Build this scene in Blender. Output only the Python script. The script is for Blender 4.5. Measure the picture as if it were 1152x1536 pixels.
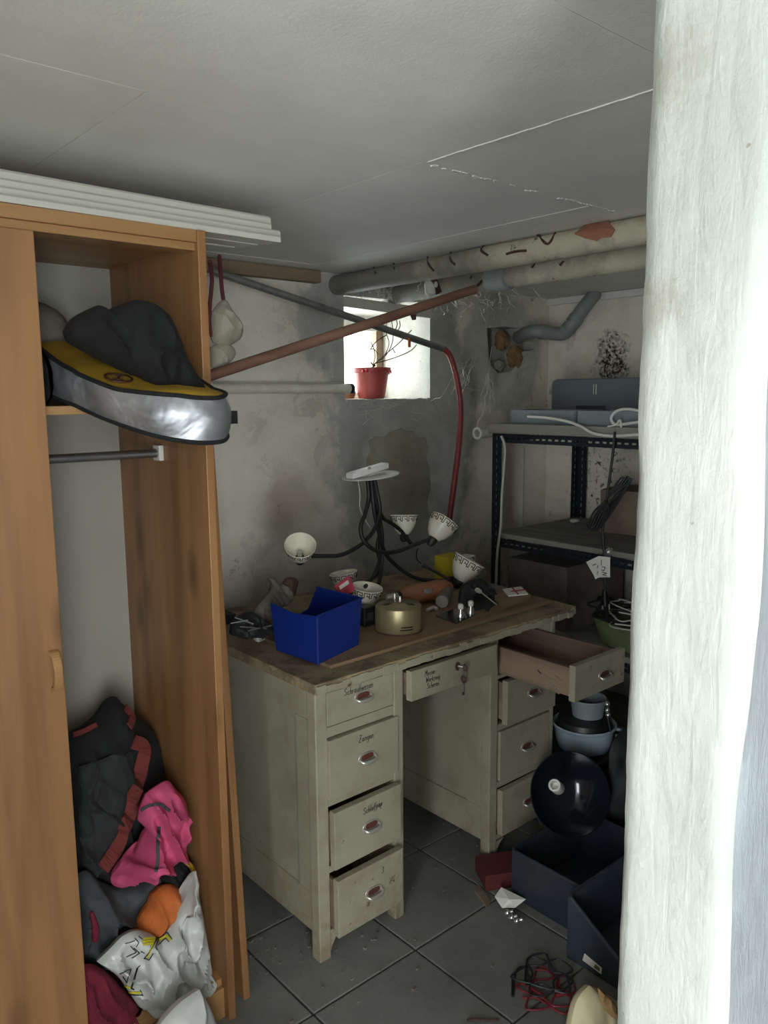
import bpy, bmesh, math, random
import numpy as np
from mathutils import Vector, Matrix, noise

random.seed(7)
for o in list(bpy.data.objects):
    bpy.data.objects.remove(o)
scene = bpy.context.scene
COL = scene.collection

# ------------------------------------------------------------------ camera
YAW, PIT, ROL, FPX, EYE = math.radians(41.014), math.radians(8.343), math.radians(-0.472), 1192.2, 1.55
_f = Vector((math.sin(YAW) * math.cos(PIT), math.cos(YAW) * math.cos(PIT), -math.sin(PIT)))
_r = Vector((math.cos(YAW), -math.sin(YAW), 0))
_u = _r.cross(_f)
_c, _s = math.cos(ROL), math.sin(ROL)
CR, CU, CF = _c * _r + _s * _u, -_s * _r + _c * _u, _f
cam_data = bpy.data.cameras.new('camera')
cam_data.sensor_fit = 'VERTICAL'
cam_data.sensor_height = 36
cam_data.lens = FPX * 36 / 1536
cam_data.clip_start = 0.02
cam = bpy.data.objects.new('camera', cam_data)
COL.objects.link(cam)
cam.matrix_world = Matrix(((CR.x, CU.x, -CF.x, 0), (CR.y, CU.y, -CF.y, 0), (CR.z, CU.z, -CF.z, EYE), (0, 0, 0, 1)))
scene.camera = cam

# ------------------------------------------------------------------ sky, daylight openings, exposure
world = bpy.data.worlds.new('overcast_sky')
scene.world = world
world.use_nodes = True
bg = world.node_tree.nodes['Background']
bg.inputs[0].default_value = (0.90, 0.96, 1.0, 1)
bg.inputs[1].default_value = 9.0


def portal(name, loc, rot, sx, sy):          # sampling guide for the sky seen through an opening in a wall
    l = bpy.data.lights.new(name, 'AREA')
    l.shape = 'RECTANGLE'; l.size = sx; l.size_y = sy
    l.cycles.is_portal = True
    o = bpy.data.objects.new(name, l); COL.objects.link(o)
    o.location = loc; o.rotation_euler = rot
    return o


portal('window_daylight', (2.40, 3.17, 1.75), (math.radians(-90), 0, 0), 0.62, 0.56)
portal('added_hall_opening', (-0.675, -1.77, 1.13), (math.radians(90), 0, 0), .85, 1.68)  # sky through an opening added behind the camera to brighten the back wall
portal('hall_daylight', (-1.64, -0.6, 0.99), (0, math.radians(-90), 0), 2.0, .7)

vs = scene.view_settings
vs.view_transform = 'Standard'
vs.look = 'None'
vs.gamma = 1.0
vs.use_curve_mapping = False
vs.exposure = 1.1


# ------------------------------------------------------------------ helpers
def P(px, py, X=None, Y=None, Z=None):
    """point on the ray of a photo pixel, at a known wall / floor / desk plane"""
    d = CR * ((px - 576) / FPX) - CU * ((py - 768) / FPX) + CF
    o = Vector((0, 0, EYE))
    if X is not None: t = (X - o.x) / d.x
    elif Y is not None: t = (Y - o.y) / d.y
    else: t = (Z - o.z) / d.z
    return o + d * t


WLOC = {}


def tag(o, label=None, cat=None, group=None, kind=None):
    if label: o['label'] = label
    if cat: o['category'] = cat
    if group: o['group'] = group
    if kind: o['kind'] = kind
    return o


def empty(name, loc, label=None, cat=None, group=None, kind=None):
    o = bpy.data.objects.new(name, None)
    COL.objects.link(o)
    o.location = loc
    o.empty_display_size = 0.05
    WLOC[o.name] = Vector(loc)
    return tag(o, label, cat, group, kind)


def frames(pts):
    pts = [Vector(p) for p in pts]
    n = len(pts)
    T = []
    for i in range(n):
        t = pts[min(i + 1, n - 1)] - pts[max(i - 1, 0)]
        T.append(t.normalized() if t.length > 1e-9 else Vector((0, 0, 1)))
    a = Vector((0, 0, 1)) if abs(T[0].z) < .9 else Vector((1, 0, 0))
    nrm = (a - T[0] * a.dot(T[0])).normalized()
    out = []
    for i in range(n):
        nrm = nrm - T[i] * nrm.dot(T[i])
        nrm = nrm.normalized() if nrm.length > 1e-6 else T[i].orthogonal().normalized()
        out.append((pts[i], nrm, T[i].cross(nrm)))
    return out


def spline(pts, k=6):
    pts = [Vector(p) for p in pts]
    P_ = [pts[0] * 2 - pts[1]] + pts + [pts[-1] * 2 - pts[-2]]
    out = []
    for i in range(1, len(P_) - 2):
        a, b, c, d = P_[i - 1:i + 3]
        for j in range(k):
            t = j / k
            out.append(.5 * ((2 * b) + (c - a) * t + (2 * a - 5 * b + 4 * c - d) * t * t + (3 * b - a - 3 * c + d) * t ** 3))
    out.append(pts[-1])
    return out


class MB:
    def __init__(s):
        s.v = []; s.f = []

    def add(s, vs_, fs):
        b = len(s.v)
        s.v += [Vector(v) for v in vs_]
        s.f += [tuple(i + b for i in f) for f in fs]
        return s

    def hexa(s, c):
        return s.add(c, [(3, 2, 1, 0), (4, 5, 6, 7), (0, 1, 5, 4), (1, 2, 6, 5), (2, 3, 7, 6), (3, 0, 4, 7)])

    def box(s, x0, x1, y0, y1, z0, z1):
        return s.hexa([(x0, y0, z0), (x1, y0, z0), (x1, y1, z0), (x0, y1, z0), (x0, y0, z1), (x1, y0, z1), (x1, y1, z1), (x0, y1, z1)])

    def obox(s, c, a, b, n):       # centre and three half-axis vectors
        c, a, b, n = Vector(c), Vector(a), Vector(b), Vector(n)
        if a.cross(b).dot(n) < 0: a, b = b, a
        return s.hexa([c - a - b - n, c + a - b - n, c + a + b - n, c - a + b - n, c - a - b + n, c + a - b + n, c + a + b + n, c - a + b + n])

    def tube(s, pts, r, n=8, closed=False):
        fr = frames(pts)
        m = len(fr)
        rr = r if isinstance(r, (list, tuple)) else [r] * m
        vs_ = []
        for (p, a, b), q in zip(fr, rr):
            for k in range(n):
                t = 2 * math.pi * k / n
                vs_.append(p + a * (q * math.cos(t)) + b * (q * math.sin(t)))
        fs = []
        for i in range(m - 1):
            for k in range(n):
                fs.append((i * n + k, i * n + (k + 1) % n, (i + 1) * n + (k + 1) % n, (i + 1) * n + k))
        if not closed:
            fs.append(tuple(reversed(range(n))))
            fs.append(tuple((m - 1) * n + k for k in range(n)))
        return s.add(vs_, fs)

    def lathe(s, prof, n=24, M=None, capb=True, capt=True):
        M = M or Matrix()
        vs_ = []
        for r, z in prof:
            for k in range(n):
                t = 2 * math.pi * k / n
                vs_.append(M @ Vector((r * math.cos(t), r * math.sin(t), z)))
        m = len(prof)
        fs = []
        for i in range(m - 1):
            for k in range(n):
                fs.append((i * n + k, i * n + (k + 1) % n, (i + 1) * n + (k + 1) % n, (i + 1) * n + k))
        if capb: fs.append(tuple(reversed(range(n))))
        if capt: fs.append(tuple((m - 1) * n + k for k in range(n)))
        return s.add(vs_, fs)

    def prism(s, poly, d):          # list of 3-D points (one plane), extruded by vector d
        poly = [Vector(p) for p in poly]
        d = Vector(d)
        n = len(poly)
        nr = Vector((0, 0, 0))
        for i in range(n):
            nr += (poly[i] - poly[0]).cross(poly[(i + 1) % n] - poly[0])
        if nr.dot(d) < 0: poly.reverse()
        fs = [tuple(reversed(range(n))), tuple(range(n, 2 * n))]
        for i in range(n):
            j = (i + 1) % n
            fs.append((i, j, n + j, n + i))
        return s.add(poly + [p + d for p in poly], fs)

    def strip(s, pts, nrm, w, t=0.0006, closed=False):     # flat ribbon lying on a surface with normal nrm (or list)
        pts = [Vector(p) for p in pts]
        if closed: pts = pts + [pts[0]]
        for i in range(len(pts) - 1):
            a, b = pts[i], pts[i + 1]
            n_ = Vector(nrm[i] if isinstance(nrm, list) else nrm).normalized()
            d = b - a
            if d.length < 1e-7: continue
            e = d.normalized()
            sd = e.cross(n_).normalized() * (w / 2)
            s.obox((a + b) / 2 + n_ * t / 2, d / 2 + e * w * .3, sd, n_ * t / 2)
        return s

    def build(s, name, mat, parent=None, smooth=False, bevel=0, solid=0, sub=0):
        vs_ = s.v
        xs = [v.x for v in vs_]; ys = [v.y for v in vs_]; zs = [v.z for v in vs_]
        loc = Vector(((min(xs) + max(xs)) / 2, (min(ys) + max(ys)) / 2, min(zs)))
        me = bpy.data.meshes.new(name)
        me.from_pydata([v - loc for v in vs_], [], s.f)
        me.validate()
        if mat: me.materials.append(mat)
        if smooth:
            me.polygons.foreach_set('use_smooth', [True] * len(me.polygons))
            try:
                me.set_sharp_from_angle(angle=math.radians(40))
            except Exception:
                pass
        me.update()
        o = bpy.data.objects.new(name, me)
        COL.objects.link(o)
        WLOC[o.name] = loc
        if parent:
            o.parent = parent
            o.location = loc - WLOC[parent.name]
        else:
            o.location = loc
        if solid:
            m = o.modifiers.new('solid', 'SOLIDIFY'); m.thickness = solid; m.offset = 0
        if bevel:
            m = o.modifiers.new('bevel', 'BEVEL'); m.width = bevel; m.segments = 2; m.limit_method = 'ANGLE'
            m.angle_limit = math.radians(40)
        if sub:
            m = o.modifiers.new('sub', 'SUBSURF'); m.levels = sub; m.render_levels = sub
        return o


def align(z, at, x=None):           # matrix with local +Z along z at point at
    z = Vector(z).normalized()
    x = Vector(x) if x else (Vector((1, 0, 0)) if abs(z.x) < .9 else Vector((0, 1, 0)))
    x = (x - z * x.dot(z)).normalized()
    y = z.cross(x)
    return Matrix(((x.x, y.x, z.x, at[0]), (x.y, y.y, z.y, at[1]), (x.z, y.z, z.z, at[2]), (0, 0, 0, 1)))


def kids(name, parent, mesh_obj, locs):       # copies sharing mesh data
    out = []
    for l in locs:
        c = mesh_obj.copy()
        COL.objects.link(c)
        c.parent = parent
        c.location = Vector(l) - WLOC[parent.name]
        WLOC[c.name] = Vector(l)
        out.append(c)
    return out


# ------------------------------------------------------------------ procedural materials
def lin(c):
    return tuple(((x / 255) / 12.92 if x / 255 <= .04045 else ((x / 255 + .055) / 1.055) ** 2.4) for x in c) + (1,)


class NT:
    def __init__(s, name):
        s.m = bpy.data.materials.new(name)
        s.m.use_nodes = True
        s.t = s.m.node_tree
        s.b = s.t.nodes['Principled BSDF']
        s.geo = None

    def n(s, kind, **kw):
        nd = s.t.nodes.new(kind)
        for k, v in kw.items():
            if k.startswith('i_'):
                nd.inputs[k[2:].replace('_', ' ')].default_value = v
            else:
                setattr(nd, k, v)
        return nd

    def l(s, a, b): s.t.links.new(a, b)

    def pos(s, scale=(1, 1, 1), off=(0, 0, 0)):
        if s.geo is None: s.geo = s.n('ShaderNodeNewGeometry')
        mp = s.n('ShaderNodeMapping')
        mp.inputs['Scale'].default_value = scale
        mp.inputs['Location'].default_value = off
        s.l(s.geo.outputs['Position'], mp.inputs['Vector'])
        return mp.outputs[0]

    def noise(s, scale, detail=5, rough=.55, vec=None, dist=0):
        nd = s.n('ShaderNodeTexNoise')
        nd.inputs['Scale'].default_value = scale
        nd.inputs['Detail'].default_value = detail
        nd.inputs['Roughness'].default_value = rough
        nd.inputs['Distortion'].default_value = dist
        s.l(vec if vec else s.pos(), nd.inputs['Vector'])
        return nd.outputs['Fac']

    def ramp(s, fac, a, b, ca=(0, 0, 0, 1), cb=(1, 1, 1, 1)):
        r = s.n('ShaderNodeValToRGB')
        r.color_ramp.elements[0].position = a; r.color_ramp.elements[0].color = ca
        r.color_ramp.elements[1].position = b; r.color_ramp.elements[1].color = cb
        s.l(fac, r.inputs[0])
        return r.outputs[0]

    def mix(s, fac, a, b):
        m = s.n('ShaderNodeMix', data_type='RGBA')
        for sock, v in ((m.inputs[0], fac), (m.inputs[6], a), (m.inputs[7], b)):
            if isinstance(v, (tuple, float, int)): sock.default_value = v
            else: s.l(v, sock)
        return m.outputs[2]

    def math(s, op, a, b=0.0):
        m = s.n('ShaderNodeMath', operation=op)
        for i, v in enumerate((a, b)):
            if isinstance(v, (float, int)): m.inputs[i].default_value = v
            else: s.l(v, m.inputs[i])
        return m.outputs[0]

    def blob(s, c, r, soft=.35, nscale=9, namp=.6, stretch=(1, 1, 1)):
        """1 inside a ragged spot around world point c"""
        if s.geo is None: s.geo = s.n('ShaderNodeNewGeometry')
        sb = s.n('ShaderNodeVectorMath', operation='SUBTRACT')
        s.l(s.geo.outputs['Position'], sb.inputs[0]); sb.inputs[1].default_value = c
        ml = s.n('ShaderNodeVectorMath', operation='MULTIPLY')
        s.l(sb.outputs[0], ml.inputs[0]); ml.inputs[1].default_value = stretch
        ln = s.n('ShaderNodeVectorMath', operation='LENGTH')
        s.l(ml.outputs[0], ln.inputs[0])
        d = s.math('DIVIDE', ln.outputs['Value'], r)
        nz = s.math('MULTIPLY', s.math('SUBTRACT', s.noise(nscale, 6, .65), .5), namp * 2)
        return s.ramp(s.math('ADD', d, nz), 1 - soft, 1.0, (1, 1, 1, 1), (0, 0, 0, 1))

    def bump(s, h, strength=.3, dist=.01):
        b = s.n('ShaderNodeBump')
        b.inputs['Strength'].default_value = strength
        b.inputs['Distance'].default_value = dist
        s.l(h, b.inputs['Height'])
        s.l(b.outputs[0], s.b.inputs['Normal'])

    def out(s, col, rough=.7, metal=0.0):
        if isinstance(col, tuple): s.b.inputs['Base Color'].default_value = col
        else: s.l(col, s.b.inputs['Base Color'])
        if isinstance(rough, (float, int)): s.b.inputs['Roughness'].default_value = rough
        else: s.l(rough, s.b.inputs['Roughness'])
        s.b.inputs['Metallic'].default_value = metal
        return s.m


def plain(name, rgb, rough=.6, metal=0.0, var=.25, vs_=14, bump=0, bs=60, dust=0.0):
    t = NT(name)
    c = lin(rgb)
    dk = tuple(x * (1 - var) for x in c[:3]) + (1,)
    col = t.mix(t.ramp(t.noise(vs_, 6, .6), .3, .7), dk, c)
    if dust:
        col = t.mix(t.math('MULTIPLY', t.ramp(t.noise(5, 6, .7), .42, .7), dust), col, lin((150, 145, 132)))
    if bump: t.bump(t.noise(bs, 6, .6), bump, .004)
    return t.out(col, rough, metal)


def wood(name, rgb, dark, axis='Z', rough=.5, knots=True, scale=1.0):
    t = NT(name)
    sc = {'Z': (9, 9, .55), 'X': (.55, 9, 9), 'Y': (9, .55, 9)}[axis]
    sc = tuple(k * scale for k in sc)
    v = t.pos(sc)
    g = t.noise(1.6, 5, .55, v, .6)
    fine = t.noise(9, 4, .6, v)
    col = t.mix(t.ramp(g, .32, .66), lin(dark), lin(rgb))
    col = t.mix(t.math('MULTIPLY', t.ramp(fine, .35, .75), .35), col, tuple(x * .72 for x in lin(rgb)[:3]) + (1,))
    if knots:
        ks = {'Z': (5, 5, 2.2), 'X': (2.2, 5, 5), 'Y': (5, 2.2, 5)}[axis]
        vo = t.n('ShaderNodeTexVoronoi'); vo.inputs['Scale'].default_value = 1.3
        t.l(t.pos(ks), vo.inputs['Vector'])
        k = t.ramp(vo.outputs['Distance'], .07, .24, (1, 1, 1, 1), (0, 0, 0, 1))
        col = t.mix(t.math('MULTIPLY', k, .75), col, tuple(x * .45 for x in lin(dark)[:3]) + (1,))
    t.bump(fine, .08, .002)
    return t.out(col, rough)


M = {}
# lime-plastered cellar wall: whitewash, bare grey cement round the window, yellow-brown damp and scrapes
t = NT('cellar_plaster')
base = t.mix(t.ramp(t.noise(2.2, 7, .62), .34, .68), lin((204, 197, 180)), lin((232, 226, 211)))
grey = t.mix(t.ramp(t.noise(4, 8, .68), .3, .7), lin((150, 148, 140)), lin((196, 193, 184)))
m1 = t.blob((2.48, 2.7, 1.45), .62, .12, 3.2, .55, (1.25, 1, .8))
m2 = t.blob((2.1, 2.7, 1.85), .22, .15, 6, .5)
m3 = t.blob((3.15, 2.7, 1.75), .34, .15, 4.5, .5)
col = t.mix(m1, base, grey)
col = t.mix(m2, col, grey)
col = t.mix(t.math('MULTIPLY', m3, .8), col, grey)
col = t.mix(t.math('MULTIPLY', t.blob((1.82, 2.7, 1.12), .18, .5, 6, .7), .4), col, lin((150, 118, 80)))
col = t.mix(t.math('MULTIPLY', t.blob((2.15, 2.7, .78), .5, .5, 5, .5), .4), col, lin((120, 112, 98)))
fl_ = t.ramp(t.noise(6.5, 9, .72, None, .5), .545, .565)
col = t.mix(t.math('MULTIPLY', t.math('MULTIPLY', fl_, t.ramp(t.noise(1.7, 3, .5), .42, .6)), .55), col, lin((168, 164, 152)))
scr = t.ramp(t.noise(11, 8, .75), .63, .69)
col = t.mix(t.math('MULTIPLY', scr, .6), col, lin((105, 96, 80)))
mold = t.math('MULTIPLY', t.blob((3.53, 2.31, 1.70), .15, .5, 22, .9, (1, 1.3, .8)), t.ramp(t.noise(60, 6, .7), .40, .55))
col = t.mix(mold, col, lin((48, 34, 28)))
mold2 = t.math('MULTIPLY', t.blob((3.53, 2.35, 1.15), .3, .5, 16, .9, (1, 1.5, .8)), t.ramp(t.noise(34, 6, .7), .54, .62))
col = t.mix(mold2, col, lin((60, 52, 46)))
h = t.math('ADD', t.math('MULTIPLY', t.noise(5, 8, .6), 1.2), t.math('MULTIPLY', t.noise(45, 5, .6), .25))
t.bump(h, .55, .02)
M['wall'] = t.out(col, .92)

t = NT('cement_patch')
col = t.mix(t.ramp(t.noise(9, 7, .65), .3, .7), lin((134, 130, 114)), lin((164, 160, 143)))
t.bump(t.noise(50, 6, .65), .5, .006)
M['cement'] = t.out(col, .95)

t = NT('whitewashed_board')
col = t.mix(t.ramp(t.noise(1.6, 6, .6), .3, .72), lin((212, 211, 202)), lin((236, 234, 225)))
spk = t.ramp(t.noise(70, 3, .6), .70, .74)
col = t.mix(t.math('MULTIPLY', spk, .5), col, lin((236, 234, 226)))
drt = t.ramp(t.noise(16, 7, .75), .69, .74)
col = t.mix(t.math('MULTIPLY', drt, .45), col, lin((120, 114, 100)))
t.bump(t.math('ADD', t.noise(30, 5, .6), t.math('MULTIPLY', t.noise(160, 3, .6), .5)), .2, .004)
M['ceiling'] = t.out(col, .85)

t = NT('white_brushed_plaster')
v = t.pos((34, 34, 5))
st = t.noise(1.8, 5, .6, v, .8)
col = t.mix(t.ramp(t.noise(2.5, 5, .6), .35, .7), lin((166, 169, 162)), lin((190, 191, 183)))
sp = t.math('MULTIPLY', t.blob((.75, .44, 1.64), .035, .7, 60, 1.2), .4)
col = t.mix(sp, col, lin((128, 112, 90)))
sp = t.math('MULTIPLY', t.blob((.75, .43, 1.86), .05, .8, 60, 1.2), .35)
col = t.mix(sp, col, lin((136, 122, 98)))
dots = t.ramp(t.noise(55, 2, .5), .765, .785)
col = t.mix(t.math('MULTIPLY', dots, .7), col, lin((120, 104, 88)))
t.bump(t.math('ADD', t.math('MULTIPLY', st, .6), t.math('MULTIPLY', t.noise(34, 6, .6), .8)), .5, .007)
M['pillar'] = t.out(col, .6)

t = NT('hall_plaster')
t.bump(t.noise(40, 5, .6), .3, .006)
M['hall'] = t.out(t.mix(t.ramp(t.noise(3, 5, .6), .3, .7), lin((188, 190, 188)), lin((214, 216, 212))), .8)

t = NT('shaded_hall_render')  # grey plaster, its colour darkened to carry the shade on the hall face
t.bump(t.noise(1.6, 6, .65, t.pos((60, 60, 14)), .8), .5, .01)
M['hall_grey_shade'] = t.out(t.mix(t.ramp(t.noise(5, 6, .6), .3, .7), lin((132, 137, 141)), lin((160, 165, 168))), .85)

t = NT('concrete_tile')
oi = t.n('ShaderNodeObjectInfo')
col = t.mix(t.ramp(t.noise(3.5, 7, .65), .3, .72), lin((100, 99, 95)), lin((132, 131, 125)))
col = t.mix(t.math('MULTIPLY', t.ramp(t.noise(26, 6, .7), .6, .7), .5), col, lin((84, 82, 77)))
col = t.mix(t.math('MULTIPLY', t.ramp(t.noise(90, 3, .6), .71, .74), .5), col, lin((176, 172, 160)))
col = t.mix(t.math('MULTIPLY', oi.outputs['Random'], .25), col, lin((120, 117, 108)))
t.bump(t.noise(60, 6, .6), .25, .004)
M['tile'] = t.out(col, .75)
M['grout'] = plain('dirty_grout', (84, 79, 72), .95, bump=.4)

M['pine'] = wood('pine_veneer', (156, 114, 74), (122, 84, 50), 'Z', .42)
M['pine_in'] = M['pine']
M['pine_x'] = wood('pine_veneer_rail', (170, 130, 85), (138, 98, 58), 'X', .42, False)
M['backboard'] = plain('white_hardboard', (150, 147, 136), .7, var=.08, vs_=3)
M['batten'] = wood('old_batten', (150, 130, 106), (112, 94, 76), 'X', .8)
M['brownpole'] = wood('dusty_pole', (150, 112, 92), (112, 78, 64), 'X', .75, False)
M['rawwood'] = wood('bare_drawer_wood', (138, 115, 96), (104, 84, 70), 'Y', .8, False)
M['plywood'] = wood('dusty_plywood', (146, 118, 88), (112, 88, 66), 'X', .85, True)
M['greywood'] = wood('grey_shelf_wood', (150, 146, 134), (112, 108, 100), 'Y', .9, False)


def cream(name, wear=.64):
    t = NT(name)
    col = t.mix(t.ramp(t.noise(3, 7, .6), .3, .72), lin((132, 126, 106)), lin((160, 153, 132)))
    grime = t.ramp(t.noise(8, 7, .72), .52, .75)
    col = t.mix(t.math('MULTIPLY', grime, .45), col, lin((100, 88, 67)))
    chip = t.ramp(t.noise(20, 8, .78), wear, wear + .03)
    col = t.mix(chip, col, lin((92, 72, 52)))
    low = t.n('ShaderNodeMapRange')
    if t.geo is None: t.pos()
    sx = t.n('ShaderNodeSeparateXYZ'); t.l(t.geo.outputs['Position'], sx.inputs[0])
    low.inputs[1].default_value = .0; low.inputs[2].default_value = .3; low.inputs[3].default_value = .75; low.inputs[4].default_value = 0
    t.l(sx.outputs[2], low.inputs[0])
    scuff = t.math('MULTIPLY', t.ramp(t.noise(13, 8, .75), .48, .6), low.outputs[0])
    col = t.mix(scuff, col, lin((124, 104, 76)))
    t.bump(t.math('SUBTRACT', t.noise(60, 5, .6), t.math('MULTIPLY', chip, .8)), .3, .003)
    return t.out(col, .55)


M['cream'] = cream('cream_paint', .645)
M['cream_worn'] = cream('cream_paint_worn', .60)
t = NT('desk_top_worn')
col = t.mix(t.ramp(t.noise(6, 8, .7), .42, .56), lin((104, 88, 68)), lin((148, 132, 102)))
col = t.mix(t.math('MULTIPLY', t.ramp(t.noise(30, 6, .7), .55, .68), .6), col, lin((78, 62, 46)))
t.bump(t.noise(40, 6, .6), .4, .004)
M['desktop'] = t.out(col, .8)

M['chrome'] = plain('dull_chrome', (214, 210, 200), .32, .7, .15)
M['redbrown'] = plain('red_brown_recess', (90, 46, 36), .6)
M['rust'] = plain('rusty_iron', (92, 66, 54), .8, .3, .4, 30, .4)
M['iron'] = plain('grey_iron', (150, 150, 150), .4, .9, .3)
M['tube'] = plain('zinc_tube', (168, 168, 162), .42, .8, .35, 20)
M['blue'] = plain('blue_plastic', (14, 40, 116), .42, var=.15)
M['gold'] = plain('champagne_paint', (150, 138, 102), .35, .55, .12)
M['black'] = plain('black_plastic', (26, 26, 28), .42, var=.2)
M['rubber'] = plain('black_rubber', (22, 21, 20), .55, var=.2, dust=.08)
M['white_pl'] = plain('white_plastic', (214, 212, 202), .45, var=.1, dust=.25)
M['white_enamel'] = plain('white_bracket_enamel', (224, 222, 214), .4, var=.12)
M['strip'] = plain('white_pvc_strip', (200, 196, 184), .5, var=.12, vs_=5, dust=.2)
t = NT('opal_glass')
t.b.inputs['Subsurface Weight'].default_value = .15
t.b.inputs['Subsurface Radius'].default_value = (.01, .01, .01)
M['opal'] = t.out(t.mix(t.ramp(t.noise(14, 5, .6), .35, .75), lin((206, 200, 180)), lin((228, 224, 208))), .35)
M['keyink'] = plain('dark_key_print', (38, 34, 30), .5)
M['orange_drill'] = plain('orange_drill_body', (156, 88, 52), .55, dust=.35)
M['greyjunk'] = plain('dusty_grey', (112, 104, 94), .8, var=.3, bump=.3, dust=.3)
M['darkjunk'] = plain('dusty_black', (30, 31, 33), .7, var=.3, bump=.2)
M['ink'] = plain('pencil_ink', (42, 40, 38), .8)
M['paper'] = plain('white_paper', (226, 222, 212), .8, var=.06)
M['paper_red'] = plain('red_print', (190, 70, 66), .7)
M['pink_pk'] = plain('pink_packet', (196, 72, 90), .5)
M['yellow_pk'] = plain('yellow_carton', (196, 178, 40), .6)
M['carton'] = plain('brown_carton', (132, 116, 100), .85)
M['steel_dark'] = plain('dark_slotted_steel', (44, 50, 58), .5, .5, .25)
M['case'] = plain('blue_grey_case', (126, 135, 138), .5, var=.12)
M['case_dark'] = plain('dark_case_lid', (86, 94, 98), .55, var=.12)
M['cable_w'] = plain('white_cable', (214, 212, 204), .5, var=.08)
M['cable_b'] = plain('black_cable', (34, 34, 38), .5)
M['cable_r'] = plain('red_cable', (122, 34, 42), .5)
M['hose'] = plain('red_hose', (138, 54, 52), .45, var=.2)
M['terracotta'] = plain('red_plastic_pot', (168, 72, 66), .5, var=.15)
M['redfleck'] = plain('red_wax', (206, 30, 60), .4)
M['soil'] = plain('dry_soil', (92, 78, 62), .95, bump=.8)
M['twig'] = plain('dry_twig', (72, 62, 50), .8)
M['web'] = plain('cobweb', (222, 218, 208), .9)
M['drain'] = plain('grey_drain_pipe', (136, 140, 140), .5, var=.15, dust=.25)
M['foam'] = plain('orange_pu_foam', (150, 116, 74), .9, var=.35, bump=.9, bs=40)
t = NT('painted_lagging')
col = t.mix(t.ramp(t.noise(4, 7, .65), .3, .7), lin((168, 160, 138)), lin((204, 197, 174)))
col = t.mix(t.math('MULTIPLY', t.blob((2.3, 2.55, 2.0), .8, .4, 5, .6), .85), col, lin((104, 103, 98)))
col = t.mix(t.ramp(t.noise(16, 8, .78), .60, .64), col, lin((96, 84, 68)))
col = t.mix(t.math('MULTIPLY', t.ramp(t.noise(7, 8, .7), .5, .62), .5), col, lin((136, 126, 106)))
t.bump(t.noise(26, 7, .65), .6, .008)
M['lagging'] = t.out(col, .8)
M['terra_patch'] = plain('bare_red_pipe', (158, 106, 84), .85, bump=.3)
M['enamel'] = plain('blue_grey_enamel', (150, 166, 176), .25, var=.08)
M['navy'] = plain('navy_plastic', (48, 58, 70), .4, var=.2, dust=.12)  # bluish haze over the bins is lifted into this colour
M['navy2'] = plain('dark_navy_plastic', (38, 46, 57), .45, var=.2, dust=.1)  # dark plastic, lightened in colour to carry the same haze
t = NT('black_gloss_shade')
M['gloss'] = t.out(lin((22, 26, 32)), .12)
M['green'] = plain('green_plastic', (122, 132, 92), .6, var=.25)
M['cream_bag'] = plain('cream_paper_bag', (214, 204, 164), .7, var=.12, bump=.3, bs=20)
M['tan'] = plain('tan_paper', (168, 132, 84), .8)
M['darkred_box'] = plain('dark_red_box', (96, 40, 40), .6)


def cloth(name, rgb, rough=.9, b=.4):
    t = NT(name)
    c = lin(rgb)
    col = t.mix(t.ramp(t.noise(12, 6, .6), .3, .7), tuple(x * .7 for x in c[:3]) + (1,), c)
    t.bump(t.math('ADD', t.noise(22, 4, .5), t.math('MULTIPLY', t.noise(260, 2, .5), .2)), b, .01)
    return t.out(col, rough)


M['c_black'] = cloth('black_fabric', (17, 17, 18))
M['c_char'] = cloth('charcoal_fabric', (40, 41, 42))
M['c_red'] = cloth('brick_red_webbing', (112, 44, 38))
M['c_pink'] = cloth('pink_jacket_fabric', (204, 78, 120), .75)
M['c_grey'] = cloth('grey_fabric', (66, 69, 72))
M['c_orange'] = cloth('orange_fabric', (190, 100, 40), .8)
M['c_wine'] = cloth('wine_red_fabric', (112, 20, 42))
M['c_strap'] = cloth('dark_red_strap', (88, 36, 38))
M['c_beige'] = cloth('pale_rubber', (168, 160, 142), .6, .2)
M['c_yellow'] = cloth('yellow_fabric', (176, 140, 34), .7, .2)
M['bagfilm'] = plain('white_plastic_film', (186, 187, 182), .38, var=.1, bump=.3, bs=24)
t = NT('silver_foil')
t.bump(t.noise(9, 3, .45, None, .6), .8, .03)
M['silver'] = t.out(t.mix(t.ramp(t.noise(8, 5, .6), .3, .7), lin((150, 152, 156)), lin((196, 198, 202))), .46, .75)

t = NT('window_glass')
gl = t.n('ShaderNodeBsdfGlossy'); gl.inputs['Roughness'].default_value = .03
tr = t.n('ShaderNodeBsdfTransparent'); tr.inputs[0].default_value = (.93, .95, .94, 1)
mx = t.n('ShaderNodeMixShader'); mx.inputs[0].default_value = .06
t.l(tr.outputs[0], mx.inputs[1]); t.l(gl.outputs[0], mx.inputs[2])
t.l(mx.outputs[0], t.t.nodes['Material Output'].inputs['Surface'])
M['glass'] = t.m
t = NT('clear_bulb_glass')
t.b.inputs['Transmission Weight'].default_value = .6
M['bulb'] = t.out(lin((230, 228, 220)), .12)
M['foil'] = plain('reflector_foil', (226, 226, 222), .18, .9, .15)

# ================================================================== STRUCTURE
CEIL, BACK, RIGHT, LEFT = 2.05, 2.70, 3.53, -0.62
WX0, WX1, WZ0, WZ1 = 2.135, 2.64, 1.53, 1.975
DX, DY0, DY1 = 0.75, 0.33, 0.462           # door reveal: the white wall end beside the camera
JL = -0.55                                  # left jamb of the doorway
HY0, HY1 = -0.95, -0.25                       # open outer door of the hall


def struct(name, mb, mat, **k):
    return tag(mb.build(name, mat, **k), kind='structure')


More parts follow.
